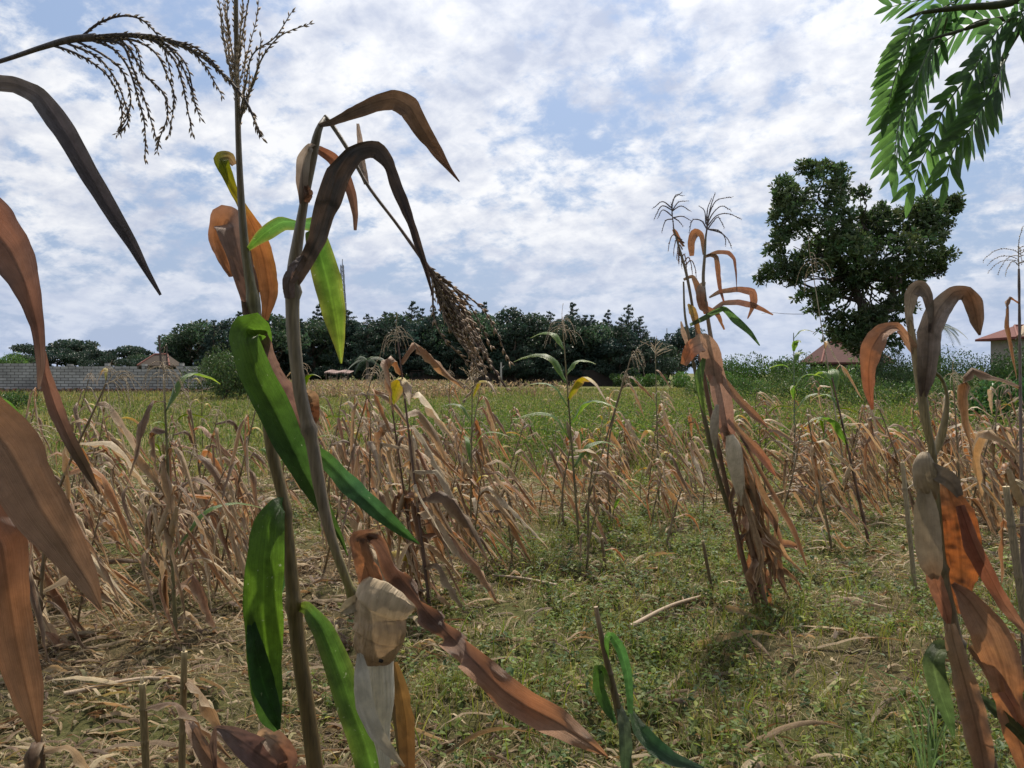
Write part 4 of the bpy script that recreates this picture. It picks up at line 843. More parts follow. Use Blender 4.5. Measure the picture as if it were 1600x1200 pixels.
def grass_near():
    r = np.random.default_rng(31); mb = MB()
    x, y = frustum_points(150000, 2.2, 14, r, 1.35); g = greenness(x, y) + r.normal(size=len(x)) * .05
    keep = (g > .44) & (fbm(x * 1.2, y * 1.2, 91, 3) + .25 * r.random(len(x)) > .50); x, y, g = x[keep], y[keep], g[keep]; n = len(x); tuft = fbm(x * 5, y * 5, 51, 2)
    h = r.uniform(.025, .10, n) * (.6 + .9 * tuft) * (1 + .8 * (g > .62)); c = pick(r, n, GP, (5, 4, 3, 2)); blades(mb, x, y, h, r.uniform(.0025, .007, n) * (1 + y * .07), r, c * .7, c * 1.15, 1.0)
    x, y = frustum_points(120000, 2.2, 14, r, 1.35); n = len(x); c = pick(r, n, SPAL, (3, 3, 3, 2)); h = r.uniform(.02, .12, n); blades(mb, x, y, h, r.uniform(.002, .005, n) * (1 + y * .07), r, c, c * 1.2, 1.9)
    # tall seeding grass stems
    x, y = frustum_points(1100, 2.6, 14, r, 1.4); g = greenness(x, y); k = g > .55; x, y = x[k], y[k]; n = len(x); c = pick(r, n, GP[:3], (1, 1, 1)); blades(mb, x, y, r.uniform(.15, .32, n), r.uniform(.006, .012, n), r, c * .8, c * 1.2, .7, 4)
    tag(mb.build('grass', M_GRASS, smooth=False), 'mixed green and straw coloured grass growing over the maize field', 'grass', kind='stuff')
def grass_far():
    r = np.random.default_rng(32); mb = MB()
    x, y = frustum_points(90000, 11, 75, r, .75, 1.15); n = len(x); g = fbm(x * .16, y * .16, 61, 4); px = 800 + x / y * F
    strip = np.exp(-((px - 900) / 280) ** 2) * np.exp(-((y - 20) / 7) ** 2); gg = g + .25 * strip
    cg = pick(r, n, [(0.11, 0.135, 0.032), (0.08, 0.11, 0.028), (0.16, 0.165, 0.05)], (1, 1, 1)); cs_ = pick(r, n, [(0.23, 0.20, 0.08), (0.18, 0.165, 0.06), (0.15, 0.145, 0.045)], (1, 1, 2)); wv = (gg + r.normal(size=n) * .10 > .50)[:, None]
    c = np.where(wv, cg, cs_); c = np.where((strip > .35)[:, None] & (r.random(n) < .7)[:, None], cg * np.array([.7, .95, .8]), c)
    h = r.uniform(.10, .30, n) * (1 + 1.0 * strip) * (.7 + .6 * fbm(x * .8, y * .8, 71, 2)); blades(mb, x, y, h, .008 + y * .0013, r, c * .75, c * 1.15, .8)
    # seed heads / stems
    x, y = frustum_points(1500, 11, 60, r, .8, 1.15); n = len(x); c = pick(r, n, [(0.34, 0.28, 0.16), (0.26, 0.2, 0.12)], (1, 1)); blades(mb, x, y, r.uniform(.3, .65, n), .004 + y * .0006, r, c * .7, c * 1.2, .4)
    tag(mb.build('meadow_grass', M_GRASS, smooth=False), 'rough olive green meadow stretching to the wall and the tree line', 'meadow grass', kind='stuff')
def weeds():
    """small broad leaved weeds: stems with pairs of leaves"""
    r = np.random.default_rng(33); mb = MB(); fl_ = MB()
    x, y = frustum_points(15000, 2.3, 13, r, 1.3); g = greenness(x, y) + r.normal(size=len(x)) * .06; k = (g > .50) & (fbm(x * 1.2, y * 1.2, 91, 3) + .25 * r.random(len(x)) > .53); x, y, g = x[k], y[k], g[k]; n = len(x)
    h = r.uniform(.02, .13, n) * (1 + .7 * (g > .6)); base = pick(r, n, [(0.125, 0.165, 0.038), (0.09, 0.135, 0.033), (0.19, 0.205, 0.055), (0.06, 0.10, 0.034)], (4, 4, 2, 2)); z0 = gz(x, y)
    for j in range(9):
        f = (j // 2 + 1) / 5.0; az = j * 2.4 + r.uniform(0, 6.283, n); L_ = r.uniform(.018, .045, n) * (1 + y * .05) * (1.25 - .5 * f); el = r.uniform(-.4, .7, n)
        d = np.stack([np.cos(az) * np.cos(el), np.sin(az) * np.cos(el), np.sin(el)], 1); s_ = np.stack([-np.sin(az), np.cos(az), r.uniform(-.3, .3, n)], 1); st = np.stack([x, y, z0 + h * f], 1); wd = (L_ * r.uniform(.16, .34, n))[:, None]; L2 = L_[:, None]
        V = np.stack([st, st + d * L2 * .5 + s_ * wd, st + d * L2 - np.array([0, 0, .25]) * L2, st + d * L2 * .5 - s_ * wd], 1); mb.add(V, np.arange(n * 4).reshape(-1, 4), col=np.repeat(base * r.uniform(.75, 1.3, (n, 1)), 4, 0))
    k = (r.random(n) < .03) & (y < 7); m = k.sum(); c = np.stack([x[k], y[k], z0[k] + h[k] * 1.12 + .01], 1); s_ = .0032
    V = np.stack([c + (-s_, 0, -s_), c + (s_, 0, -s_), c + (s_, s_, s_), c + (-s_, s_, s_)], 1); fl_.add(V, np.arange(m * 4).reshape(-1, 4), col=(.7, .7, .62))
    tag(mb.build('weeds', M_GRASS, smooth=False), 'low broad leaved weeds carpeting the near field', 'weeds', kind='stuff')
    tag(fl_.build('weed_flowers', M_GRASS, smooth=False), 'tiny white flower heads among the low weeds', 'flowers', kind='stuff')
def litter():
    r = np.random.default_rng(34); mb = MB()
    def batch(n, d0, d1, L0, L1, W0, W1, pw, pal, wts, lift=.05, K=7, spread=1.0):
        x, y = frustum_points(n, d0, d1, r, pw); g = greenness(x, y); k = ((g < .56) | (r.random(n) < .35)) & (fbm(x * 1.3 + 9, y * 1.3, 44, 3) + r.random(n) * .3 > (.45 if K > 5 else .2)); x, y = x[k], y[k]; n = len(x)
        a = r.normal(size=n) * .9 + r.choice([0, math.pi], n); L_ = r.uniform(L0, L1, n); W_ = r.uniform(W0, W1, n); cur = r.normal(size=n) * (.9 if K <= 5 else .55); z0 = gz(x, y); arch = r.uniform(0, lift, n) * (L_ / L1 + .2); tw = r.normal(size=n) * 1.0; ph = r.uniform(0, 6.28, n); rot0 = r.normal(size=n) * .6
        c = pick(r, n, pal, wts); t = np.linspace(0, 1, K); pts = np.zeros((n, K, 3)); px_, py_ = x.copy(), y.copy()
        for i in range(K):
            pts[:, i, 0] = px_; pts[:, i, 1] = py_; pts[:, i, 2] = z0 + .012 + arch * math.sin(math.pi * t[i]) + .012 * np.sin(ph + 5 * t[i]) * (L_ > .1) + r.uniform(0, .01, n)
            an = a + cur * t[i]; px_ = px_ + np.cos(an) * L_ / (K - 1); py_ = py_ + np.sin(an) * L_ / (K - 1)
        tg = unit(np.gradient(pts, axis=1)); sd = unit(np.cross(tg, np.array([0, 0, 1.0]))); nb = np.cross(tg, sd)
        ang = (rot0[:, None] + tw[:, None] * t[None])[..., None]; sd2 = sd * np.cos(ang) + nb * np.sin(ang); nr = np.cross(tg, sd2)
        ww = (W_[:, None] * np.clip(np.minimum(.55 + t * 2, (1 - t) / .5), .04, 1)[None] * .5)[..., None]
        V = np.stack([pts - sd2 * ww + nr * ww * .3, pts - nr * ww * .15, pts + sd2 * ww + nr * ww * .3], 2)
        o = (np.arange(n) * K * 3)[:, None, None]; q = grid_faces(K, 3)[None]; cc = np.repeat(c, K * 3, 0) * r.uniform(.85, 1.15, (n * K * 3, 1))
        mb.add(V.reshape(-1, 3), (o + q).reshape(-1, 4), col=cc, uv=np.tile(np.stack(np.broadcast_arrays(np.array([-1., 0, 1])[None], t[:, None]), -1).reshape(-1, 2), (n, 1)))
    pal = [(0.34, 0.25, 0.14), (0.25, 0.17, 0.095), (0.44, 0.35, 0.21), (0.17, 0.11, 0.065), (0.29, 0.26, 0.12)]
    batch(34000, 2.2, 15, .04, .14, .006, .018, 1.35, pal, (3, 3, 2, 3, 3), .02, 5)
    batch(4600, 2.3, 16, .10, .34, .010, .030, 1.4, pal, (3, 3, 2, 2, 1), .04, 8)
    batch(420, 2.4, 12, .3, .6, .02, .042, 1.4, pal, (3, 3, 3, 1, 0), .06, 12)
    tag(mb.build('leaf_litter', M_DRY, smooth=True), 'dry maize leaves and straw scattered over the soil', 'leaf litter', kind='stuff')
def far_maize():
    """band of dried maize far across the field"""
    r = np.random.default_rng(35); mb = MB(); n = 4200
    y = r.uniform(46, 84, n); px = np.where(r.random(n) < .85, r.uniform(385, 740, n), r.uniform(380, 900, n)); x = (px - 800) / F * y; c = pick(r, n, [(0.25, 0.18, 0.11), (0.30, 0.23, 0.14), (0.18, 0.12, 0.075), (0.14, 0.15, 0.05)], (3, 2, 2, 2)); blades(mb, x, y, r.uniform(.35, 1.0, n), .05 + y * .0006, r, c * .7, c * 1.1, .8)
    x2 = np.repeat(x, 3) + r.normal(size=n * 3) * .12; y2 = np.repeat(y, 3); 
    p_ = np.stack([x2, y2, r.uniform(.2, .85, n * 3)], 1); leafcards(mb, p_, .34, np.repeat(c, 3, 0) * r.uniform(.8, 1.3, (n * 3, 1)), 5, hang=.5, aspect=.22)
    tag(mb.build('far_maize', M_GRASS, smooth=False), 'far band of dried pinkish maize at the foot of the tree line', 'maize', kind='stuff')
def green_strip():
    """tall lush weeds across the middle of the field"""
    r = np.random.default_rng(36); mb = MB(); n = 48000
    y = r.uniform(13, 36, n); px = np.where(r.random(n) < .45, r.normal(900, 190, n), np.where(r.random(n) < .5, r.uniform(850, 1640, n), r.uniform(20, 1600, n))); x = (px - 800) / F * y; c = pick(r, n, [(0.10, 0.15, 0.03), (0.07, 0.12, 0.025), (0.15, 0.18, 0.045), (0.20, 0.18, 0.08)], (3, 3, 3, 2)); top = (.22 + .62 * fbm(x * .5, y * .5, 80, 3)) * (1 + .5 * np.clip((px - 700) / 500, 0, 1))
    p_ = np.stack([x, y, r.uniform(.05, 1, n) * top], 1); leafcards(mb, p_, .085, c, 6, aspect=.35); 
    tag(mb.build('tall_weeds', M_GRASS, smooth=False), 'strip of tall lush green weeds across the middle of the field', 'weeds', kind='stuff')
grass_near(); grass_far(); weeds(); litter(); far_maize(); green_strip()
def fallen(pa, pb, rad, label, seed, h=.03, leafy=True):
    a, b = G(*pa), G(*pb); a[2] = h + .03; b[2] = h; root = thing('fallen_stalk', (a + b) / 2 * np.array([1, 1, 0]), label, 'maize stalk'); r = np.random.default_rng(seed)
    p = spline([a, (a + b) / 2 + (0, r.normal() * .05, .02), b], 16); mb = MB(); tube(mb, p, rad * (1 - .3 * np.linspace(0, 1, 16)), (.30, .22, .14), 7); mb.build('stalk', M_STALK, root)
    if leafy:
        for j in (4, 8, 11): gen_leaf(r, p[j], r.uniform(0, 6.28), .35, .04, 'dry').build('leaf', M_DRY, root)
fallen((1192, 800), (1300, 768), .015, 'pale bare stalk lying slanted at the foot of the purple stalked plant', 1, .12, False)
fallen((985, 995), (1098, 938), .016, 'fallen brown stalk wrapped in dry leaves in the trampled centre', 2)
fallen((100, 1105), (330, 1085), .013, 'fallen straw coloured stalk lying across the bottom left litter', 3)
fallen((870, 928), (770, 905), .013, 'thin fallen stalk lying in the litter just left of the broken green stump', 4)
# ------------------------------------------------------------------ foreground maize, traced
def trace(pts, d=None):
    return np.array([P(q[0], q[1], q[2] if len(q) > 2 else d) for q in pts])
def fleaf(root, pts, stops, fold=.3, ruf=0.0, rf=4.0, tilt=0.0, edge=None, ea=0.0, mat=None, n=56, nu=11, curl=0.0, seed=1, crumple=1.2, blotch=.16, bcol=None, tatter=0.0, name='leaf', label=None, tear=None):
    if mat is None or mat is M_THICK or mat is M_DRY:
        n = max(n, 90) if pts[0][2] < 3 else n; nu = max(nu, 17) if pts[0][2] < 3 else nu; tear = 0.0 if tear is None else tear; tatter = max(tatter, .18)
    """pts rows: px, py, depth, width px (, tilt deg)"""
    rows = np.array([list(q) + [tilt] * (5 - len(q)) for q in pts], float)
    W3 = np.array([P(a, b, c) for a, b, c, _, _ in rows]); q = spline(np.hstack([W3, rows[:, 2:]]), n, .5)
    p = q[:, :3]; dep = q[:, 3]; ta = np.radians(q[:, 5]); hw = np.maximum(q[:, 4], .6) / F * dep / 2 / np.maximum(np.cos(ta), .35)
    mb = MB(); ribbon(mb, p, tilt_side(p, ta), hw, fold, ruf / F * dep.mean(), rf, nu, stops, edge, ea, blotch, crumple / F * dep.mean(), seed, curl, bcol, tatter, tear or 0)
    o = mb.build(name, mat or M_DRY, root)
    if label: o['label'] = label
    return o
def fstalk(root, pts, stops, nodes=(), ground_=True, n=90, name='stalk', groove=.05):
    """rows: px, py, depth, width px"""
    rows = np.array(pts, float); W3 = np.array([P(a, b, c) for a, b, c, _ in rows]); q = spline(np.hstack([W3, rows[:, 2:]]), n); p = q[:, :3]; rad = q[:, 4] / F * q[:, 3] / 2 * .88; v = np.linspace(0, 1, n); col = cstops(v, stops) * np.array([.92, .88, .74])
    r = np.random.default_rng(abs(int(rows[0, 0]))); col = col * (1 + .25 * (fbm(v * 30, v * 0, 3, 3) - .5))[:, None]
    for f in nodes:
        g = np.exp(-((v - f) / .007) ** 2); rad = rad * (1 + .38 * g); col = col * (1 - .35 * np.exp(-((v - f - .006) / .006) ** 2))[:, None]
    if ground_:
        e = p[-1]; t = unit(p[-1] - p[-6]); k = e[2] / max(-t[2], .3); gpt = e + t * k; gpt[2] = -.02
        m_ = spline([p[-2], e, (e + gpt) / 2, gpt], 24)[3:]; p = np.vstack([p, m_]); rad = np.concatenate([rad, np.full(len(m_), rad[-1])]); col = np.vstack([col, np.tile(col[-1], (len(m_), 1))])
    mb = MB(); tube(mb, p, rad, col, 14, groove=groove); return mb.build(name, M_STALK, root), p
GY = (.17, .145, .11); PUR = (.12, .075, .07); TAN = (.34, .25, .17); OLV = (.17, .16, .06); PINK = (.42, .29, .24)
# ---- plant A : the green leaved stalk, tassel leaving the top of the picture
d = 1.25; bA = P(520, 1200, d) ; bA[2] = 0
A = thing('maize_plant', bA, 'near maize plant with long green leaves whose tassel leaves the top of the picture', 'maize plant')
fstalk(A, [(368, -60, d, 7), (370, 120, d, 9), (374, 260, d, 11), (382, 380, d, 15), (397, 480, d, 20), (412, 590, d, 21), (424, 700, d, 21), (444, 790, d, 20), (455, 900, d, 24), (466, 1010, d, 27), (480, 1110, d, 27), (492, 1200, d, 29)],
       [(0, GY), (.3, (.16, .13, .09)), (.45, (.20, .19, .10)), (.6, (.17, .13, .06)), (1, (.13, .085, .04))], nodes=(.42, .68, .80))
mb = MB()
for (pts, nb, bl) in [([(374, 205, d), (370, 120, d), (366, 40, d), (366, -40, d)], 9, .20)]:
    tassel(mb, trace(pts), nb=nb, blen=bl, rad=.0012, spk=.0105, droop=-.25, spread=.35, seed=5, col=(.46, .38, .29), start=.02, end=.45, stem=GY, wind=(0, 0, .2))
for pts in [[(374, 190, d), (384, 130, d), (395, 85, d), (430, 58, d), (455, 20, d + .02)], [(374, 190, d), (388, 150, d), (410, 90, d - .02), (440, 55, d - .03), (482, 38, d - .03)], [(374, 200, d), (380, 165, d), (400, 120, d), (408, 60, d)],
            [(372, 140, d), (355, 90, d), (347, 45, d), (343, 8, d)], [(372, 140, d), (362, 80, d + .02), (355, 30, d), (357, -10, d)], [(371, 110, d), (378, 60, d), (385, 20, d), (392, -20, d)], [(373, 200, d), (377, 180, d), (387, 160, d), (390, 110, d + .03)]]:
    tassel(mb, trace(pts), nb=0, rad=.0012, spk=.0105, seed=len(pts) + abs(int(pts[-1][0])), col=(.46, .38, .29), start=.18, stem=GY)
mb.build('tassel', M_TASSEL, A)
# small folded yellow green leaf + orange sheath leaf behind the stalk
fleaf(A, [(414, 500, d + .03, 10), (420, 455, d + .04, 30), (412, 405, d + .04, 34), (398, 360, d + .03, 26), (383, 330, d + .02, 16), (366, 300, d + .01, 14), (350, 262, d, 20), (345, 248, d, 22), (358, 246, d + .02, 18), (366, 258, d + .03, 8)], [(0, ORANGE), (.55, (.46, .22, .10)), (.66, (.30, .28, .05)), (.85, (.20, .26, .03)), (1, TAN)], fold=.25, edge=(.22, .26, .03), ea=.15, seed=3, crumple=2)
fleaf(A, [(402, 560, d + .02, 10), (398, 500, d + .02, 22), (384, 440, d + .015, 34), (372, 395, d + .02, 42), (362, 352, d + .03, 48, 0), (350, 343, d + .06, 40, 30), (340, 372, d + .07, 24, 40), (352, 405, d + .06, 20, 30), (364, 432, d + .05, 14)], [(0, PUR), (.3, (.22, .15, .12)), (.55, (.27, .20, .17)), (.75, ORANGE), (1, (.40, .2, .1))], fold=.5, seed=4, edge=PINK, ea=.4, crumple=3)
# green leaf folding over at (490,350)
fleaf(A, [(385, 392, d, 5), (410, 368, d - .02, 20, 20), (440, 348, d - .03, 24, 35), (470, 350, d - .04, 16, 50), (490, 352, d - .045, 26, 30), (500, 395, d - .05, 38), (512, 440, d - .05, 43), (522, 490, d - .05, 36), (529, 530, d - .05, 20), (533, 568, d - .05, 3)], [(0, GRN), (.35, (.05, .12, .03)), (.5, (.07, .16, .02)), (.8, (.12, .2, .02)), (1, YGRN)], fold=.35, mat=M_GREEN, edge=(.35, .22, .06), ea=.35, ruf=2, seed=6)
# long dark green leaf running down right
fleaf(A, [(408, 560, d, 20), (402, 530, d - .02, 40, 10), (392, 514, d - .04, 50, 20), (382, 530, d - .06, 44, 15), (400, 585, d - .08, 50, 0), (428, 640, d - .09, 52, 0), (455, 695, d - .10, 48), (482, 750, d - .10, 34), (510, 800, d - .10, 18), (532, 840, d - .1, 8), (543, 868, d - .1, 2)], [(0, GRN), (.25, (.07, .14, .014)), (.6, (.03, .07, .012)), (1, (.05, .09, .015))], fold=.75, mat=M_GREEN, seed=7, ruf=2, n=70)
# pinkish dried sheath between the two stalks with its dark curl
fleaf(A, [(384, 470, d, 14), (400, 520, d - .02, 32), (420, 580, d - .02, 44), (448, 630, d - .03, 46), (470, 668, d - .03, 34), (478, 690, d - .03, 14)], [(0, GY), (.4, (.30, .22, .19)), (.8, (.30, .20, .17)), (1, (.12, .07, .05))], fold=.7, seed=8, crumple=3, edge=PINK, ea=.5, bcol=(.15, .10, .09))
fleaf(A, [(473, 612, d - .01, 8), (486, 622, d - .02, 22), (490, 645, d - .02, 20), (484, 662, d, 16), (470, 668, d + .01, 8)], [(0, PALE), (.4, (.2, .1, .06)), (.7, (.05, .03, .02)), (1, (.25, .12, .06))], fold=.9, seed=9, crumple=3)
# big bright green leaf hanging at lower left
fleaf(A, [(446, 786, d, 14), (434, 790, d - .03, 26), (420, 820, d - .05, 48), (413, 880, d - .06, 58), (412, 950, d - .06, 60), (413, 1020, d - .055, 55), (417, 1080, d - .05, 46), (424, 1120, d - .045, 32), (432, 1142, d - .04, 8)], [(0, (.04, .10, .03)), (.15, (.06, .12, .012)), (.6, (.085, .16, .012)), (1, (.05, .11, .02))], fold=.28, mat=M_GREEN, seed=10, ruf=3, rf=2, n=70, blotch=.1)
fleaf(A, [(447, 786, d + .01, 12), (440, 800, d + .03, 20, 40), (446, 850, d + .05, 26, 60), (442, 900, d + .06, 18, 60), (436, 935, d + .07, 4)], [(0, GRN), (1, (.04, .09, .03))], fold=.4, mat=M_GREEN, seed=11)
fleaf(A, [(390, 955, d - .06, 6), (398, 1010, d - .07, 26), (412, 1070, d - .06, 34), (428, 1115, d - .06, 22), (436, 1140, d - .05, 5)], [(0, (.03, .08, .02)), (1, (.03, .08, .02))], fold=.2, mat=M_GREEN, seed=12)
# lower green leaf to the right bottom
fleaf(A, [(466, 948, d, 10), (480, 952, d - .03, 22, 20), (505, 985, d - .05, 34), (528, 1040, d - .06, 40), (548, 1100, d - .07, 46), (572, 1165, d - .08, 50), (592, 1240, d - .09, 50), (610, 1330, d - .09, 36), (625, 1420, d - .1, 3)], [(0, YGRN), (.1, (.06, .13, .02)), (.5, (.09, .17, .02)), (1, (.05, .11, .02))], fold=.3, mat=M_GREEN, seed=13, ruf=4, rf=3, edge=(.3, .2, .05), ea=.2, n=70)
# green leaf from the middle to the right (behind stalk B)
fleaf(A, [(470, 690, d + .02, 8), (505, 715, d + .0, 22, 30), (545, 755, d - .02, 30, 20), (590, 798, d - .04, 26), (628, 830, d - .05, 16), (655, 850, d - .06, 2)], [(0, GRN), (.5, (.035, .09, .035)), (1, (.05, .12, .02))], fold=.45, mat=M_GREEN, seed=14, ruf=2)
fleaf(A, [(424, 645, d + .02, 6), (436, 660, d + .05, 22), (448, 690, d + .08, 26), (456, 720, d + .1, 8)], [(0, GRN), (1, (.12, .22, .02))], fold=.4, mat=M_GREEN, seed=15)

# ---- plant B : grey stalk snapped at the top, ear with white husk below
d = 1.1; bB = P(640, 1200, d); bB[2] = 0
B = thing('maize_plant', bB, 'near grey stalked maize plant with a snapped hanging top and an open white husk', 'maize plant')
fstalk(B, [(508, 183, d + .02, 6), (497, 205, d, 13), (487, 250, d, 17), (476, 310, d, 15), (466, 370, d, 19), (458, 430, d, 24), (457, 500, d, 24), (463, 570, d, 23), (471, 625, d, 23), (487, 690, d, 23), (499, 760, d, 22), (515, 830, d, 18), (535, 890, d, 16), (556, 940, d + .01, 17), (588, 1000, d + .03, 22), (612, 1060, d + .03, 26), (625, 1120, d + .03, 27), (636, 1200, d + .03, 28)],
       [(0, GY), (.3, (.24, .20, .15)), (.45, (.20, .16, .12)), (.62, (.19, .15, .11)), (.72, (.22, .21, .09)), (.85, (.15, .09, .05)), (1, (.13, .08, .04))], nodes=(.27, .47, .72))
fstalk(B, [(507, 181, d + .02, 7), (520, 197, d + .02, 8), (545, 236, d + .01, 7), (575, 290, d, 6), (620, 350, d - .01, 5.5), (662, 408, d - .02, 7)], [(0, GY), (1, PUR)], ground_=False, name='broken_stem', n=40)
mb = MB(); TB = [(660, 405, d - .02), (690, 450, d - .02), (722, 500, d - .02), (750, 545, d - .02), (770, 575, d - .02), (790, 605, d - .02)]
tassel(mb, trace(TB), nb=0, rad=.0022, spk=.011, seed=40, col=(.46, .36, .27), stem=PUR)
r = np.random.default_rng(8)
for i in range(30):
    s0 = r.uniform(0, .28); s1 = r.uniform(.45, .88); off = r.normal() * 15; c = spline(trace(TB), 60); a = c[int(s0 * 59)]; b = c[int(s1 * 59)]; sd_ = unit(np.cross(b - a, VIEW)); md = (a + b) / 2 + sd_ * off / F * d + VIEW * r.normal() * .012; b2 = b + sd_ * off * .75 / F * d + VIEW * r.normal() * .01
    tassel(mb, [a, md, b2], nb=0, rad=.0011, spk=.011, seed=50 + i, col=np.array((.48, .37, .28)) * r.uniform(.75, 1.25), stem=(.2, .15, .12))
for pts in [[(722, 500, d), (732, 540, d), (738, 575, d), (728, 600, d)], [(735, 520, d), (744, 560, d - .01), (742, 600, d - .01), (729, 622, d)]]: tassel(mb, trace(pts), nb=0, rad=.001, spk=.012, seed=90, col=(.42, .33, .25))
mb.build('tassel', M_TASSEL, B)
# top leaf blown to the right
fleaf(B, [(498, 197, d, 6), (520, 190, d - .01, 12, 30), (550, 176, d - .03, 20, 30), (585, 162, d - .05, 24, 25), (615, 155, d - .06, 30, 15), (640, 168, d - .07, 36, 5), (662, 205, d - .07, 28), (685, 240, d - .07, 18), (702, 264, d - .07, 8), (718, 284, d - .07, 2)], [(0, (.10, .08, .07)), (.3, (.14, .10, .08)), (.42, (.24, .15, .10)), (.7, (.32, .18, .10)), (1, (.2, .10, .07))], fold=.5, seed=20, mat=M_THICK, ruf=2, edge=ORANGE, ea=.4, n=70)
# dark bent leaf with ragged fold
fleaf(B, [(458, 448, d, 12), (470, 425, d - .01, 20), (496, 372, d - .03, 30), (512, 320, d - .045, 38), (528, 272, d - .055, 38), (550, 240, d - .06, 32, 20), (572, 232, d - .065, 26, 35), (590, 234, d - .07, 28, 20), (606, 255, d - .07, 22), (624, 300, d - .07, 20), (640, 345, d - .07, 16), (654, 385, d - .07, 12), (665, 418, d - .07, 8), (676, 462, d - .07, 2)], [(0, (.16, .12, .10)), (.2, (.09, .08, .08)), (.45, (.05, .055, .07)), (.6, (.12, .09, .08)), (.75, (.06, .05, .06)), (1, (.14, .09, .07))], fold=.4, seed=21, edge=(.36, .2, .11), ea=.35, tatter=.5, n=80, crumple=1.5, bcol=(.20, .13, .10), mat=M_THICK)
# loose sheath left of the upper stalk, and the brown leaf arching behind
fleaf(B, [(474, 318, d - .005, 14), (472, 280, d - .02, 20), (474, 250, d - .03, 20), (484, 230, d - .03, 12), (500, 235, d + .03, 14), (520, 248, d + .06, 18), (538, 272, d + .07, 16), (550, 305, d + .07, 15), (555, 335, d + .07, 10), (555, 360, d + .07, 5)], [(0, (.2, .15, .12)), (.2, (.42, .40, .36)), (.4, (.40, .36, .30)), (.5, (.28, .14, .09)), (1, (.22, .16, .13))], fold=.6, seed=22, n=60, crumple=1.5)
fleaf(B, [(478, 290, d - .02, 6), (482, 303, d - .03, 15), (479, 316, d - .03, 8)], [(0, UMBER), (1, UMBER)], fold=.8, seed=23, n=14)
fleaf(B, [(559, 193, d + .03, 4), (562, 215, d + .03, 9), (564, 245, d + .03, 12), (568, 270, d + .02, 12), (573, 288, d + .01, 8)], [(0, (.5, .46, .42)), (1, (.36, .31, .27))], fold=.5, seed=24, n=24)
# dark sheath lump at (455,440)
fleaf(B, [(452, 466, d - .02, 16), (451, 440, d - .03, 20), (462, 420, d - .03, 22), (474, 400, d - .02, 12)], [(0, (.16, .12, .11)), (1, (.22, .17, .15))], fold=-.9, seed=25, n=24, crumple=2)
# stub leaf above the husk
fleaf(B, [(588, 946, d - .03, 26), (580, 910, d - .05, 40), (566, 868, d - .06, 30), (558, 842, d - .06, 24), (572, 836, d - .05, 20, 40), (592, 832, d - .03, 10, 50)], [(0, (.45, .24, .14)), (.5, (.42, .22, .12)), (.85, (.2, .12, .08)), (1, PALE)], fold=.35, seed=26, crumple=3, edge=(.2, .13, .1), ea=.5, n=40)
# long brown leaf reaching to the bottom right
fleaf(B, [(574, 838, d - .05, 10), (590, 850, d - .03, 22, 30), (622, 898, d + .03, 24, 35), (660, 950, d - .01, 26, 30), (700, 992, d - .07, 30, 20), (742, 1036, d - .15, 40, 10), (785, 1078, d - .17, 48), (825, 1105, d - .19, 46), (868, 1128, d - .2, 46), (905, 1152, d - .21, 32), (930, 1168, d - .22, 16), (950, 1183, d - .22, 2)], [(0, (.14, .09, .07)), (.4, (.13, .08, .06)), (.55, (.22, .13, .09)), (.8, (.36, .19, .11)), (1, (.40, .26, .16))], fold=.55, seed=27, ruf=13, rf=6, n=110, nu=15, edge=(.42, .24, .14), ea=.6, crumple=3)
# husk: twisted tan top, white sheath below, tapering tail
def husk(rows, col, name, nth=36, n=60, seed=1, wr=.10, mat=None, flare=0.0, wrap=0.0, ridge=.05, label=None, dz=0.7):
    rows = np.array(rows, float); W3 = np.array([P(a, b, c) for a, b, c, _ in rows]); q = spline(np.hstack([W3, rows[:, 2:]]), n); p = q[:, :3]; rad = q[:, 4] / F * q[:, 3] / 2; t = unit(np.gradient(p, axis=0)); vd = unit(p - CAMP); a = unit(np.cross(t, vd)); b = np.cross(t, a)
    th = np.linspace(0, 2 * math.pi, nth, endpoint=False); v = np.linspace(0, 1, n); TH, Vv = np.meshgrid(th, v)
    w2 = 1 + wr * (fbm(TH * 3.2 + Vv * 7 + seed, Vv * 9 - TH * 1.2, seed, 4) - .5) * 2 + wr * .35 * np.sin(TH * 9 + Vv * 5 + seed)
    w2 = w2 + flare * np.maximum(0, np.cos(TH)) ** 10 * np.exp(-(Vv / .22) ** 2) + wrap * ((Vv * 3.1 + TH / 6.2832 * 1.0) % 1.0) + ridge * .5 * np.sin(TH * 13 + 3 * Vv + 2 * np.sin(Vv * 6 + seed)) * .6
    fade = 1.0 if wrap or flare else np.minimum(1, np.minimum(th, 2 * math.pi - th) / .6)[None]
    V = p[:, None] + (rad[:, None] * (1 + (w2 - 1) * fade))[..., None] * (a[:, None] * np.cos(TH)[..., None] + b[:, None] * np.sin(TH)[..., None] * dz)
    c = cstops(Vv, col) * (1 - .9 * wrap * 2 * (((Vv * 3.1 + TH / 6.2832) % 1.0) < .10))[..., None] * (1 + .08 * np.sin(TH * 19 + 4 * np.sin(Vv * 5 + seed)))[..., None] * (1 + .35 * (fbm(TH * 4 + seed, Vv * 14, seed + 3, 3) - .5))[..., None]
    mb = MB(); mb.add(V, grid_faces(n, nth, True), col=c.reshape(-1, 3), uv=np.stack([TH / 3.14 - 1, Vv], -1)); return mb
ear_ = husk([(590, 985, d - .03, 40), (588, 1015, d - .04, 52), (587, 1050, d - .045, 56), (588, 1090, d - .045, 56), (590, 1125, d - .045, 44), (596, 1150, d - .045, 28), (600, 1180, d - .045, 20), (604, 1230, d - .045, 12), (606, 1270, d - .045, 4)], [(0, (.62, .52, .38)), (.2, (.74, .68, .55)), (.7, (.72, .66, .53)), (1, (.58, .48, .34))], 'ear', wr=.06).build('ear', M_HUSK, B)
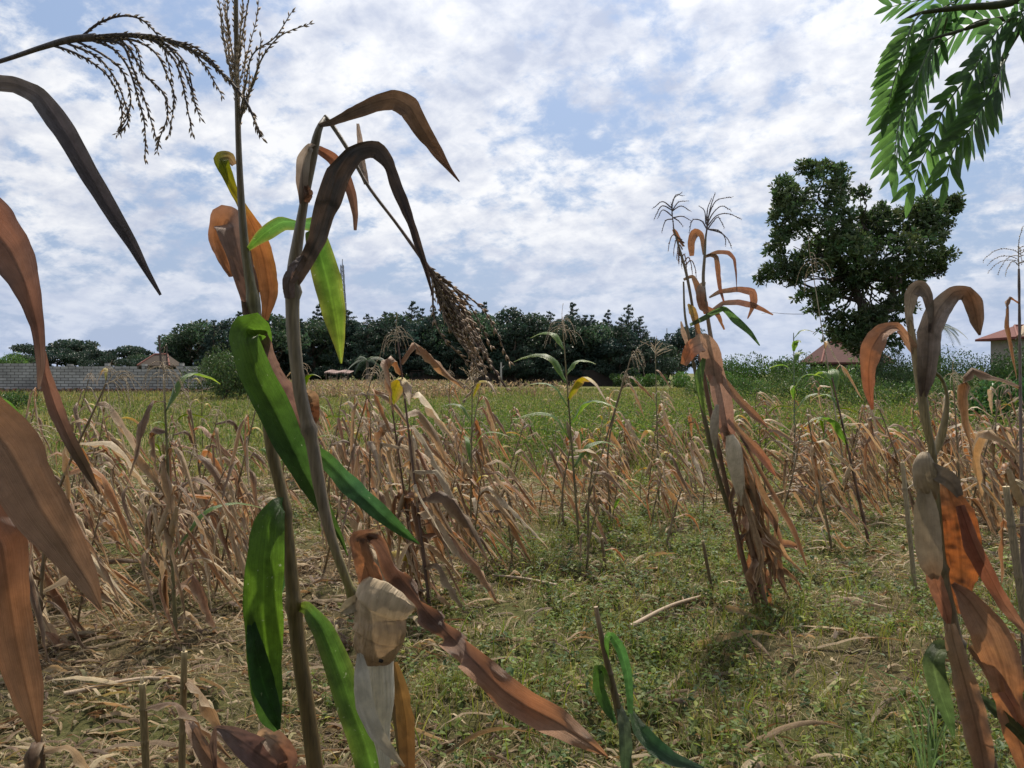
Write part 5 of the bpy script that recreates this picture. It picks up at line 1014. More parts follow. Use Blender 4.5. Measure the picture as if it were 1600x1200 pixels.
h1 = husk([(606, 926, d - .05, 78), (602, 933, d - .055, 84), (598, 945, d - .06, 80), (594, 962, d - .06, 74), (594, 982, d - .06, 76), (591, 1000, d - .055, 72), (588, 1015, d - .05, 64), (586, 1030, d - .045, 50)], [(0, (.52, .41, .27)), (.35, (.44, .32, .20)), (.75, (.42, .29, .18)), (1, (.36, .24, .15))], 'husk', nth=72, n=110, wr=.09, seed=4, flare=.30, wrap=.08, ridge=.015).build('husk', M_HUSK, B)
h1['label'] = 'crumpled tan husk wrapped round the top of the white ear'
fleaf(B, [(575, 935, d - .04, 16), (560, 940, d - .06, 24), (545, 948, d - .07, 22), (532, 957, d - .07, 6)], [(0, (.48, .38, .27)), (1, PALE)], fold=.5, mat=M_HUSK, seed=33, crumple=3, n=24, name='husk')
fleaf(B, [(562, 1020, d - .07, 8), (566, 1060, d - .09, 24, 20), (570, 1100, d - .095, 28, 15), (585, 1140, d - .1, 24), (608, 1172, d - .1, 16), (632, 1198, d - .1, 3)], [(0, (.74, .67, .54)), (.6, (.74, .66, .52)), (1, (.6, .48, .32))], fold=.35, mat=M_HUSK, seed=34, crumple=1.5, n=44, name='husk')
fleaf(B, [(616, 1035, d + .01, 10), (626, 1080, d + .0, 24), (634, 1130, d - .0, 28), (637, 1200, d, 22), (636, 1240, d, 6)], [(0, (.3, .2, .08)), (.5, (.22, .14, .06)), (1, (.2, .12, .06))], fold=.6, seed=35, n=34)
tube_ = MB(); tube(tube_, [P(592, 1032, d - .088), P(596, 1033, d - .088), P(599, 1033, d - .088)], [.002, .0026, .0015], (.02, .015, .012), 8); tag(tube_.build('beetle', M_BARK, loc=P(595, 1032, d - .088)), 'tiny black beetle sitting on the white husk', 'beetle')

# ---- plant C : far left, mostly out of the frame; tassel arching in
d = .95; bC = P(-330, 1200, d); bC[2] = 0
Cp = thing('maize_plant', bC, 'near maize plant outside the left edge whose tassel arches in over the sky', 'maize plant')
fstalk(Cp, [(-60, 112, d, 7), (0, 96, d, 7.5), (60, 76, d, 9), (110, 62, d, 12), (150, 58, d, 14)], [(0, (.10, .09, .12)), (1, (.12, .10, .11))], ground_=False, name='tassel_stem', n=40)
fstalk(Cp, [(-60, 112, d, 8), (-130, 150, d, 12), (-200, 260, d, 18), (-250, 500, d, 24), (-290, 900, d, 28), (-320, 1200, d, 30)], [(0, GY), (1, TAN)], n=60)
mb = MB(); tc_ = (.36, .29, .22)
def tb(pts, dense=1.0, sd=1, sp=.009): tassel(mb, trace(pts, d), nb=0, rad=.0011, spk=sp, seed=sd, col=tc_, stem=(.12, .10, .11), dense=dense)
tassel(mb, trace([(130, 60), (190, 55), (250, 60), (310, 85), (350, 118), (385, 160), (408, 214)], d), nb=0, rad=.0022, spk=.0105, seed=61, col=tc_, stem=(.12, .10, .10), dense=1.6)
for i, pts in enumerate([[(85, 72), (115, 82), (150, 102), (175, 128), (190, 170), (187, 205)], [(105, 68), (150, 88), (178, 120), (195, 160), (200, 190), (184, 208)], [(120, 65), (160, 85), (190, 110), (204, 150), (200, 180), (190, 200)],
                         [(140, 62), (175, 75), (200, 105), (215, 150), (226, 195), (227, 247)], [(150, 62), (190, 70), (205, 100), (222, 145), (235, 185), (246, 222)], [(155, 60), (195, 68), (225, 115), (255, 145), (262, 180), (250, 215), (246, 235)],
                         [(170, 57), (215, 65), (245, 85), (262, 120), (272, 150), (268, 190), (264, 210)], [(190, 56), (235, 62), (270, 90), (285, 130), (292, 165), (300, 205)], [(205, 56), (250, 65), (280, 95), (295, 130), (306, 165), (312, 182)], [(215, 57), (262, 72), (290, 100), (300, 135), (303, 160)],
                         [(130, 55), (155, 36), (188, 25), (215, 28), (235, 42), (252, 65), (262, 95), (268, 120)], [(260, 62), (300, 72), (328, 92), (350, 120)], [(230, 58), (285, 70), (318, 100), (335, 128), (346, 148)], [(130, 58), (165, 58), (198, 62), (215, 80), (222, 110)]]):
    tb(pts, 1.25, 62 + i)
mb.build('tassel', M_TASSEL, Cp)
fleaf(Cp, [(-200, 240, d + .05, 20), (-120, 165, d + .04, 26), (-40, 130, d + .02, 26), (20, 131, d, 24, 20), (60, 150, d - .02, 28, 25), (100, 205, d - .03, 34), (135, 265, d - .03, 30), (170, 325, d - .03, 27), (205, 380, d - .03, 18), (230, 425, d - .03, 10), (251, 461, d - .03, 4)], [(0, GY), (.35, (.20, .17, .16)), (.6, (.16, .13, .14)), (1, (.12, .10, .11))], fold=.45, seed=40, n=80, edge=(.30, .27, .25), ea=.3, mat=M_THICK)
fleaf(Cp, [(-240, 420, d, 20), (-120, 330, d - .02, 70), (-40, 335, d - .03, 90), (10, 385, d - .04, 74), (38, 440, d - .05, 44), (58, 510, d - .05, 20), (64, 570, d - .05, 13), (60, 608, d - .05, 4)], [(0, GY), (.4, (.36, .18, .12)), (.65, (.36, .21, .15)), (.85, (.25, .15, .12)), (1, (.4, .3, .24))], fold=.45, seed=41, n=70, edge=(.16, .12, .12), ea=.75)
fleaf(Cp, [(64, 540, d - .02, 9), (72, 590, d - .02, 20), (88, 640, d - .02, 22), (110, 690, d - .03, 19), (135, 735, d - .03, 14), (156, 772, d - .03, 3)], [(0, (.25, .15, .12)), (.4, (.40, .24, .18)), (.75, (.16, .12, .08)), (1, (.14, .10, .07))], fold=.7, seed=42, n=50, edge=(.2, .14, .1), ea=.3)
fleaf(Cp, [(-270, 700, d, 20), (-130, 620, d - .03, 70), (-50, 640, d - .04, 100, 10), (10, 700, d - .05, 92), (60, 790, d - .06, 80), (105, 860, d - .06, 56), (140, 915, d - .06, 30), (158, 952, d - .06, 5)], [(0, GY), (.4, (.34, .21, .13)), (.8, (.34, .22, .14)), (1, (.34, .23, .15))], fold=.25, seed=43, n=80, edge=(.30, .18, .11), ea=.4, ruf=3, rf=2)
fleaf(Cp, [(-300, 900, d, 20), (-120, 790, d - .03, 60), (-40, 800, d - .05, 80), (0, 850, d - .07, 70), (12, 920, d - .08, 56), (24, 1000, d - .08, 56), (42, 1080, d - .08, 44), (54, 1130, d - .08, 22), (60, 1160, d - .08, 5)], [(0, GY), (.4, (.38, .15, .08)), (.7, (.38, .21, .12)), (1, (.40, .25, .15))], fold=.3, seed=44, n=70, edge=(.34, .19, .11), ea=.5, ruf=4, rf=2)
fleaf(Cp, [(-60, 600, d, 10), (-20, 622, d - .02, 18), (10, 636, d - .02, 20), (36, 656, d - .02, 6)], [(0, GRN), (1, (.10, .2, .03))], fold=.5, mat=M_GREEN, seed=45, n=24)

# ---- plant E : right foreground
d = 1.75; bE = P(1548, 1200, d); bE[2] = 0
E = thing('maize_plant', bE, 'near dry maize plant at the right with hooked top leaves and orange lit hanging leaves', 'maize plant')
fstalk(E, [(1421, 500, d, 9), (1432, 560, d, 15), (1440, 610, d, 17), (1447, 660, d, 15), (1456, 700, d, 12), (1460, 750, d, 14), (1462, 800, d, 20), (1470, 880, d, 20), (1484, 960, d, 24), (1502, 1040, d, 28), (1522, 1120, d, 30), (1546, 1200, d, 30)], [(0, (.34, .28, .19)), (.25, (.26, .21, .12)), (.4, (.17, .15, .07)), (.6, (.20, .17, .12)), (1, (.14, .09, .07))], nodes=(.30, .55, .72))
fleaf(E, [(1424, 520, d, 10), (1420, 490, d - .01, 12), (1424, 460, d - .03, 20), (1436, 448, d - .04, 26, 20), (1449, 462, d - .05, 16), (1455, 500, d - .05, 9), (1452, 520, d - .05, 4)], [(0, (.42, .37, .3)), (.5, (.32, .25, .2)), (1, (.18, .12, .09))], fold=.8, seed=50, mat=M_THICK, crumple=2, n=40)
fleaf(E, [(1438, 560, d, 10), (1424, 540, d - .01, 14), (1402, 511, d - .03, 12, 40), (1378, 518, d - .05, 26, 25), (1362, 545, d - .06, 34), (1357, 580, d - .06, 24), (1358, 610, d - .06, 16), (1363, 640, d - .06, 4)], [(0, (.38, .3, .22)), (.35, (.36, .2, .12)), (.7, (.45, .22, .12)), (1, (.38, .16, .1))], fold=.45, seed=51, crumple=1.5, n=54, edge=(.3, .2, .15), ea=.4)
fleaf(E, [(1443, 620, d - .01, 10), (1446, 595, d - .02, 22), (1450, 560, d - .04, 30), (1452, 520, d - .05, 34), (1466, 485, d - .06, 32), (1490, 458, d - .07, 24, 20), (1510, 456, d - .08, 22, 30), (1520, 472, d - .08, 26), (1526, 500, d - .08, 20), (1531, 524, d - .08, 3)], [(0, (.14, .09, .07)), (.2, (.26, .20, .17)), (.6, (.30, .23, .19)), (.78, (.42, .2, .1)), (1, (.4, .22, .12))], fold=.55, seed=52, mat=M_THICK, crumple=2, n=64, edge=(.36, .3, .26), ea=.4)
fstalk(E, [(1448, 575, d, 8), (1470, 590, d, 6), (1480, 620, d, 6), (1476, 660, d + .01, 12), (1468, 690, d + .02, 14), (1458, 715, d + .02, 8)], [(0, OLV), (.5, (.3, .25, .16)), (1, (.36, .3, .2))], ground_=False, name='side_shoot', n=30)
e2 = husk([(1446, 708, d - .05, 12), (1444, 722, d - .06, 28), (1446, 745, d - .06, 35), (1451, 768, d - .05, 32), (1458, 780, d - .04, 12)], [(0, (.40, .31, .20)), (1, (.30, .22, .14))], 'ear', wr=.10, seed=7).build('ear', M_HUSK, E)
fleaf(E, [(1452, 730, d - .07, 20), (1470, 742, d - .08, 26), (1486, 752, d - .08, 24), (1500, 775, d - .08, 10)], [(0, (.3, .24, .18)), (1, (.2, .15, .11))], fold=.6, mat=M_HUSK, seed=53, crumple=3, n=26, name='husk')
fleaf(E, [(1445, 765, d - .06, 18), (1447, 800, d - .075, 36), (1450, 850, d - .08, 40), (1455, 880, d - .08, 34), (1460, 905, d - .07, 10)], [(0, (.40, .31, .20)), (.7, (.36, .28, .19)), (1, (.36, .22, .13))], fold=.4, mat=M_HUSK, seed=54, crumple=2, n=34, name='husk', curl=.6)
fleaf(E, [(1478, 755, d, 20), (1490, 790, d - .01, 52), (1498, 840, d - .01, 62), (1502, 890, d - .01, 56), (1504, 930, d - .01, 30), (1500, 960, d, 6)], [(0, (.20, .13, .08)), (.3, (.36, .15, .07)), (.7, (.42, .18, .08)), (1, (.36, .18, .10))], fold=.2, seed=55, bcol=(.2, .1, .05), crumple=6, n=44, ruf=3, tatter=.4)
fleaf(E, [(1500, 790, d - .02, 14), (1520, 850, d - .04, 24, 20), (1545, 900, d - .05, 24, 20), (1570, 945, d - .06, 20), (1600, 985, d - .07, 10), (1630, 1020, d - .07, 4)], [(0, (.3, .15, .1)), (.5, (.28, .13, .08)), (1, (.36, .26, .18))], fold=.6, seed=56, n=44, ruf=2)
fleaf(E, [(1462, 835, d - .03, 10), (1453, 865, d - .05, 20), (1462, 910, d - .06, 24), (1476, 950, d - .06, 20), (1482, 975, d - .05, 6)], [(0, PALE), (.2, (.42, .24, .15)), (1, (.3, .15, .1))], fold=.5, seed=57, n=34, crumple=2)
fleaf(E, [(1488, 912, d - .03, 8), (1515, 940, d - .06, 34, 10), (1545, 985, d - .08, 54), (1566, 1040, d - .09, 54), (1576, 1090, d - .09, 44), (1590, 1150, d - .09, 40), (1612, 1220, d - .09, 24), (1625, 1270, d - .09, 4)], [(0, (.3, .2, .14)), (.3, (.38, .22, .12)), (.7, (.36, .19, .10)), (1, (.32, .18, .10))], fold=.3, seed=58, n=64, ruf=11, rf=4, edge=(.36, .17, .09), ea=.4, crumple=4, bcol=(.22, .12, .07))
fleaf(E, [(1484, 975, d - .04, 14), (1492, 1010, d - .06, 26), (1506, 1060, d - .07, 32), (1522, 1120, d - .08, 40), (1535, 1180, d - .08, 34), (1545, 1260, d - .08, 6)], [(0, (.40, .27, .16)), (.5, (.26, .16, .10)), (1, (.22, .13, .08))], fold=.6, seed=59, n=50, ruf=7, rf=5, crumple=4, edge=(.42, .30, .19), ea=.5)
fleaf(E, [(1515, 1010, d - .04, 10), (1545, 1045, d - .07, 20), (1575, 1090, d - .09, 20), (1610, 1150, d - .1, 12), (1630, 1190, d - .1, 3)], [(0, (.2, .14, .08)), (.5, (.40, .22, .14)), (1, (.36, .2, .12))], fold=.5, seed=60, n=40)
fleaf(E, [(1498, 1010, d, 8), (1470, 1012, d - .05, 24, 20), (1458, 1035, d - .07, 30), (1468, 1080, d - .07, 28), (1482, 1120, d - .06, 18), (1490, 1150, d - .05, 4)], [(0, (.3, .2, .1)), (.2, (.09, .12, .04)), (1, (.05, .09, .025))], fold=.5, mat=M_GREEN, seed=61, n=44)
fleaf(E, [(1520, 1080, d - .02, 8), (1550, 1105, d - .06, 16), (1590, 1140, d - .1, 18), (1620, 1180, d - .12, 8)], [(0, (.05, .07, .03)), (1, (.06, .09, .03))], fold=.5, mat=M_GREEN, seed=62, n=30)

# ---- clump D : tall dry stalks, right of the middle
d = 5.0; bD = G(1195, 955)
def PD(px, py): return P(px, py, d)
Dp = thing('maize_plant', bD, 'tallest dry maize plant of the leaning clump, with an upright tassel on its bare top', 'maize plant', 'stalks of the tall leaning clump')
Dq = thing('maize_plant', G(1178, 945), 'left plant of the tall leaning clump, with a spidery tassel', 'maize plant', 'stalks of the tall leaning clump')
fstalk(Dp, [(1103, 365, d, 3), (1101, 400, d, 5), (1099, 440, d, 6), (1105, 490, d, 6.5), (1112, 535, d, 8), (1124, 600, d, 9), (1140, 680, d, 9), (1155, 760, d, 9), (1175, 860, d, 10), (1198, 955, d, 11)], [(0, GY), (.4, (.28, .2, .16)), (1, (.20, .12, .08))], nodes=(.3, .5, .7), ground_=False, groove=0)
fstalk(Dq, [(1052, 355, d, 2.5), (1062, 390, d, 4), (1073, 430, d, 5), (1083, 485, d, 5), (1092, 540, d, 6), (1102, 600, d, 8), (1118, 680, d, 8), (1140, 780, d, 8), (1160, 870, d, 9), (1180, 945, d, 10)], [(0, GY), (.4, (.2, .13, .11)), (1, (.16, .09, .06))], nodes=(.35, .6), ground_=False, groove=0)
fstalk(Dq, [(1068, 440, d - .05, 3), (1070, 490, d - .05, 4), (1077, 530, d - .05, 5), (1086, 580, d - .05, 6), (1100, 650, d - .05, 8), (1118, 730, d - .03, 8), (1140, 800, d - .02, 8)], [(0, GY), (1, (.10, .09, .04))], ground_=False, name='side_shoot', groove=0)
mb = MB(); q = trace([(1103, 370), (1107, 340), (1112, 318), (1117, 303)], d); tassel(mb, q, nb=0, rad=.004, spk=.014, seed=71, col=(.15, .12, .12), det=False)
for pts in [[(1104, 350), (1112, 325), (1122, 312), (1143, 308)], [(1104, 352), (1115, 332), (1128, 322), (1141, 328)], [(1104, 345), (1106, 325), (1112, 310)], [(1104, 355), (1120, 337), (1138, 334), (1157, 342)], [(1104, 360), (1120, 340), (1126, 345), (1131, 355)], [(1104, 357), (1096, 345), (1082, 344), (1077, 362)], [(1106, 358), (1122, 360), (1132, 370), (1134, 383)], [(1106, 358), (1126, 364), (1138, 375), (1143, 388)], [(1103, 350), (1101, 330), (1094, 323)]]:
    tassel(mb, trace(pts, d), nb=0, rad=.0032, spk=.014, seed=72, col=(.15, .12, .12), det=False)
mb.build('tassel', M_TASSEL, Dp)
mb = MB()
for pts in [[(1053, 360), (1050, 330), (1049, 318)], [(1050, 335), (1052, 312), (1064, 302)], [(1050, 330), (1060, 316), (1074, 314)], [(1050, 330), (1064, 322), (1079, 330)], [(1050, 325), (1035, 315), (1021, 325)], [(1050, 328), (1034, 322), (1022, 342)], [(1051, 338), (1036, 328), (1028, 340)], [(1051, 342), (1040, 345), (1034, 362)], [(1052, 340), (1066, 338), (1080, 345)], [(1052, 340), (1060, 345), (1066, 352)], [(1050, 320), (1056, 305), (1067, 306)]]:
    tassel(mb, trace(pts, d), nb=0, rad=.003, spk=.013, seed=73, col=(.15, .12, .12), det=False)
for k in range(9):
    a = 1060 + 4 * math.sin(k); b = 375 + 5 * k; tassel(mb, trace([(a + 6, b), (a - 8 + 3 * k, b - 8), (a - 14 + 4.5 * k, b + 4), (a - 16 + 5 * k, b + 18)], d), nb=0, rad=.003, spk=.013, seed=74 + k, col=(.25, .15, .11), det=False)
mb.build('tassel', M_TASSEL, Dq)
OB = (.32, .175, .10); kw = dict(n=34, nu=7, crumple=.8)
fleaf(Dq, [(1068, 385, d, 3), (1056, 365, d, 7), (1052, 358, d, 4)], [(0, OB), (1, OB)], seed=80, n=12)
fleaf(Dp, [(1100, 398, d, 4), (1096, 368, d, 8), (1086, 364, d, 14), (1080, 378, d, 12), (1081, 400, d, 7)], [(0, GY), (.5, OB), (1, OB)], seed=81, **kw)
fleaf(Dp, [(1100, 402, d, 4), (1110, 398, d, 6, 30), (1119, 402, d - .02, 8), (1122, 425, d - .02, 8), (1125, 450, d - .02, 6), (1131, 472, d - .02, 3)], [(0, GY), (.4, OB), (1, (.25, .12, .09))], seed=82, **kw)
fleaf(Dp, [(1104, 400, d, 4), (1120, 394, d, 6, 30), (1138, 395, d + .02, 7), (1147, 405, d + .02, 5), (1150, 425, d + .02, 3), (1151, 448, d + .02, 1)], [(0, GY), (.4, (.3, .17, .12)), (1, PUR)], seed=83, **kw)
fleaf(Dq, [(1068, 437, d, 4), (1082, 432, d, 6), (1090, 448, d, 10), (1098, 470, d, 14), (1104, 490, d, 8)], [(0, GY), (.6, OB), (1, OB)], seed=84, **kw)
fleaf(Dp, [(1100, 440, d, 6), (1094, 455, d - .02, 14), (1098, 480, d - .02, 12), (1120, 490, d - .03, 8), (1132, 515, d - .03, 3)], [(0, (.4, .36, .3)), (.3, OB), (1, OB)], seed=85, tatter=.6, **kw)
fleaf(Dp, [(1108, 465, d, 3), (1125, 456, d, 7), (1150, 452, d - .02, 9), (1175, 456, d - .02, 12), (1178, 470, d, 12), (1174, 485, d, 6), (1168, 498, d, 2)], [(0, GY), (.5, (.3, .17, .12)), (1, OB)], seed=86, **kw)
fleaf(Dp, [(1110, 486, d, 3), (1130, 474, d, 8), (1152, 472, d - .02, 9, 20), (1180, 478, d - .02, 9, 20), (1208, 492, d - .02, 2)], [(0, GY), (.5, (.22, .14, .12)), (1, OB)], seed=87, **kw)
fleaf(Dq, [(1078, 508, d - .04, 5), (1100, 497, d - .06, 8, 20), (1130, 482, d - .08, 8, 30), (1150, 500, d - .1, 12), (1172, 520, d - .12, 8), (1187, 540, d - .13, 2)], [(0, (.07, .10, .05)), (.5, (.06, .12, .03)), (1, (.05, .09, .03))], mat=M_GREEN, seed=88, n=40, nu=7)
fleaf(Dq, [(1075, 475, d - .03, 3), (1082, 485, d - .04, 12), (1088, 505, d - .04, 10), (1094, 525, d - .04, 3)], [(0, (.4, .3, .1)), (1, OB)], seed=89, **kw)
fleaf(Dq, [(1078, 545, d - .04, 8), (1068, 520, d - .05, 8), (1064, 502, d - .05, 2)], [(0, (.35, .27, .2)), (1, (.4, .32, .24))], seed=90, **kw)
fleaf(Dp, [(1118, 600, d - .06, 20), (1112, 560, d - .08, 34), (1100, 536, d - .1, 30, 20), (1080, 545, d - .12, 26), (1068, 570, d - .12, 10)], [(0, (.32, .2, .15)), (.6, (.42, .3, .22)), (.85, (.48, .18, .08)), (1, OB)], fold=.4, seed=91, **kw)
fleaf(Dp, [(1100, 545, d - .02, 10), (1116, 575, d - .06, 26), (1128, 620, d - .07, 30), (1138, 680, d - .07, 22), (1140, 720, d - .05, 5)], [(0, (.4, .3, .24)), (1, (.36, .2, .14))], seed=92, **kw)
fleaf(Dq, [(1092, 560, d, 6), (1120, 580, d - .05, 10), (1150, 620, d - .1, 12), (1180, 650, d - .15, 12), (1200, 668, d - .2, 3)], [(0, GY), (1, OB)], fold=.6, seed=93, **kw)
fleaf(Dp, [(1135, 650, d - .05, 8), (1160, 680, d - .1, 10), (1190, 712, d - .15, 16), (1212, 744, d - .2, 3)], [(0, (.25, .2, .12)), (1, (.45, .2, .12))], fold=.6, seed=94, **kw)
fleaf(Dq, [(1100, 560, d - .1, 6), (1092, 590, d - .12, 14), (1095, 620, d - .12, 8), (1102, 650, d - .12, 2)], [(0, (.06, .12, .03)), (1, (.14, .2, .03))], mat=M_GREEN, seed=95, n=24, nu=5)
husk([(1121, 632, d - .1, 5), (1117, 655, d - .1, 13), (1116, 680, d - .1, 12), (1118, 700, d - .1, 4)], [(0, (.36, .3, .22)), (1, (.3, .24, .17))], 'ear', nth=14, n=20, wr=.05).build('ear', M_HUSK, Dq)
husk([(1140, 680, d - .15, 12), (1146, 700, d - .15, 24), (1150, 730, d - .15, 24), (1156, 765, d - .15, 16), (1158, 790, d - .15, 5)], [(0, (.5, .42, .3)), (1, (.44, .35, .24))], 'ear', nth=14, n=20, wr=.08, seed=3).build('ear', M_HUSK, Dp)
r = np.random.default_rng(99)
for i in range(44):
    s0 = r.uniform(.0, .85); st = np.array([1128 + 62 * s0 + r.normal() * 6, 640 + 290 * s0]); ln = r.uniform(110, 250) * (1 - .35 * s0); e = np.array([st[0] + ln * .27 + r.normal() * 26, min(st[1] + ln, 948 + r.uniform(-120, 12))]); md = (st + e) / 2 + (r.uniform(-4, 16), 0); dd = d + r.normal() * .1
    base = np.array([(.33, .18, .10), (.28, .17, .10), (.40, .28, .17), (.2, .12, .075)][i % 4]) * r.uniform(.7, 1.1)
    fleaf(Dp if i % 2 else Dq, [(st[0], st[1], d, 3), (st[0] * .7 + md[0] * .3 + 3, st[1] * .7 + md[1] * .3, dd, r.uniform(3, 11)), (md[0], md[1], dd - .02, r.uniform(4, 14), r.uniform(-60, 60)), ((md[0] + e[0]) / 2 + r.normal() * 7, (md[1] + e[1]) / 2, dd + r.normal() * .04, r.uniform(3, 10), r.uniform(-60, 60)), (e[0], e[1], dd, 3)], [(0, tuple(base * .8)), (.6, tuple(base)), (1, tuple(base * 1.1))], fold=r.uniform(.4, 1), seed=100 + i, n=24, nu=5, crumple=3, tilt=r.uniform(-50, 50), edge=PALE, ea=.4, tatter=.4)

# ---- broken green stump in front, stubs
d = 2.6; S = thing('maize_stump', P(985, 1225, d) * np.array([1, 1, 0]), 'snapped dark maize stalk with drooping deep green leaves in the bottom foreground', 'maize stump')
fstalk(S, [(931, 948, d, 8), (938, 985, d, 9), (950, 1040, d, 11), (963, 1095, d, 13), (975, 1150, d, 14), (985, 1210, d, 14)], [(0, (.32, .24, .17)), (.2, (.12, .08, .05)), (1, (.10, .09, .04))], nodes=(.4,))
fleaf(S, [(950, 1040, d, 3), (948, 1000, d - .02, 8), (955, 992, d - .04, 12, 20), (970, 1015, d - .05, 15), (980, 1050, d - .05, 14), (984, 1085, d - .05, 11), (985, 1115, d - .05, 8)], [(0, GRN), (.5, (.05, .13, .03)), (1, (.04, .09, .025))], mat=M_GREEN, seed=150, n=40, nu=7, fold=.4)
fleaf(S, [(958, 1085, d, 4), (944, 1052, d - .03, 10), (935, 1045, d - .05, 16), (936, 1075, d - .06, 18), (948, 1105, d - .06, 16), (962, 1130, d - .06, 5)], [(0, (.25, .2, .1)), (.3, GRN), (1, (.03, .07, .02))], mat=M_GREEN, seed=151, n=40, nu=7, fold=.4)
fleaf(S, [(966, 1100, d, 8), (975, 1130, d - .05, 18), (978, 1170, d - .08, 20), (976, 1215, d - .1, 8)], [(0, (.1, .12, .07)), (1, (.05, .09, .03))], mat=M_GREEN, seed=152, n=30, nu=7, fold=.5)
fleaf(S, [(985, 1110, d, 6), (1000, 1140, d - .06, 22), (1022, 1165, d - .1, 26), (1050, 1185, d - .14, 22), (1080, 1195, d - .18, 12), (1100, 1200, d - .2, 3)], [(0, (.05, .10, .03)), (.5, (.02, .06, .02)), (1, (.05, .08, .05))], mat=M_GREEN, seed=153, n=40, nu=9, fold=.4)
def stub(px, ty, by, wpx, d, label, seed, lean=0, col=(.24, .18, .10), nl=1):
    base = P(px + lean, by, d); base[2] = 0; o = thing('maize_stump', base, label, 'maize stump')
    fstalk(o, [(px, ty, d, wpx * .85), (px + lean * .5, (ty + by) / 2, d, wpx), (px + lean, by, d, wpx)], [(0, PALE), (.06, col), (1, tuple(np.array(col) * .7))], nodes=(.3, .7), n=50)
    r = np.random.default_rng(seed)
    top = P(px, ty, d); mb = MB()
    for k in range(3):
        a = r.uniform(0, 6.28); tube(mb, [top + (math.cos(a) * .003, math.sin(a) * .003, -.004), top + (math.cos(a) * .004, math.sin(a) * .004, .012 + .01 * r.random())], [.003, .0006], PALE, 4)
    mb.build('splinter', M_STALK, o)
    for k in range(nl): gen_leaf(r, P(px + lean * .6, ty + (by - ty) * (.3 + .2 * k), d), r.uniform(-1, 1), .3, .05, 'dry', 7, 20).build('leaf', M_DRY, o)
stub(222, 1068, 1200, 13, 2.1, 'bare brown maize stub with a pointed tip, left of two near the bottom left', 1, 6)
stub(288, 1018, 1200, 12, 2.3, 'bare pale topped maize stub, the taller right one of two near the bottom left', 2, -4)
stub(1572, 760, 960, 13, 3.6, 'cut maize stub with a pale flat tip at the right edge', 3, 28, (.3, .24, .18))
stub(1410, 722, 860, 8, 5.5, 'pair-like cut pale stalk standing left of the big right plant', 4, 14, (.36, .3, .22))
stub(1098, 845, 930, 6, 5.3, 'thin leaning cut stalk left of the foot of the tall clump', 5, 16, (.16, .12, .07), 0)
stub(940, 840, 905, 6, 6.0, 'thin dark cut stalk in the middle of the trampled ground', 6, 8, (.18, .13, .08), 1)
stub(60, 1150, 1200, 15, 1.9, 'thick dark maize stub at the bottom left corner', 7, 4, (.14, .10, .07), 2)
# dark brown dried leaves lifting at the bottom edge
d = 1.7; Lp = thing('maize_plant', P(400, 1330, d) * np.array([1, 1, 0]), 'curled dark brown maize leaves at the bottom edge below the big green leaf', 'maize plant')
fstalk(Lp, [(420, 1195, d, 10), (415, 1230, d, 14), (405, 1330, d, 16)], [(0, UMBER), (1, UMBER)], n=20)
fleaf(Lp, [(420, 1235, d, 14), (440, 1205, d - .03, 40), (400, 1175, d - .06, 46), (362, 1148, d - .08, 26), (338, 1138, d - .08, 8), (333, 1165, d - .08, 12), (337, 1205, d - .08, 4)], [(0, UMBER), (.5, (.15, .10, .09)), (.8, (.2, .15, .12)), (1, (.08, .05, .04))], fold=.4, seed=160, crumple=3, n=50)
fleaf(Lp, [(420, 1235, d, 10), (450, 1190, d - .04, 30), (432, 1160, d - .05, 34), (412, 1148, d - .04, 20), (400, 1160, d - .02, 6)], [(0, (.18, .12, .10)), (.6, (.26, .15, .10)), (1, PALE)], fold=.5, seed=161, crumple=3, n=40)
fleaf(Lp, [(425, 1240, d, 10), (470, 1215, d - .04, 34), (510, 1225, d - .06, 24), (530, 1250, d - .06, 4)], [(0, UMBER), (1, (.2, .13, .1))], fold=.5, seed=162, crumple=3, n=30)
fleaf(Lp, [(410, 1260, d, 10), (330, 1190, d - .06, 24), (300, 1140, d - .05, 20), (292, 1125, d, 4)], [(0, UMBER), (1, (.3, .2, .13))], fold=.5, seed=163, crumple=3, n=30)

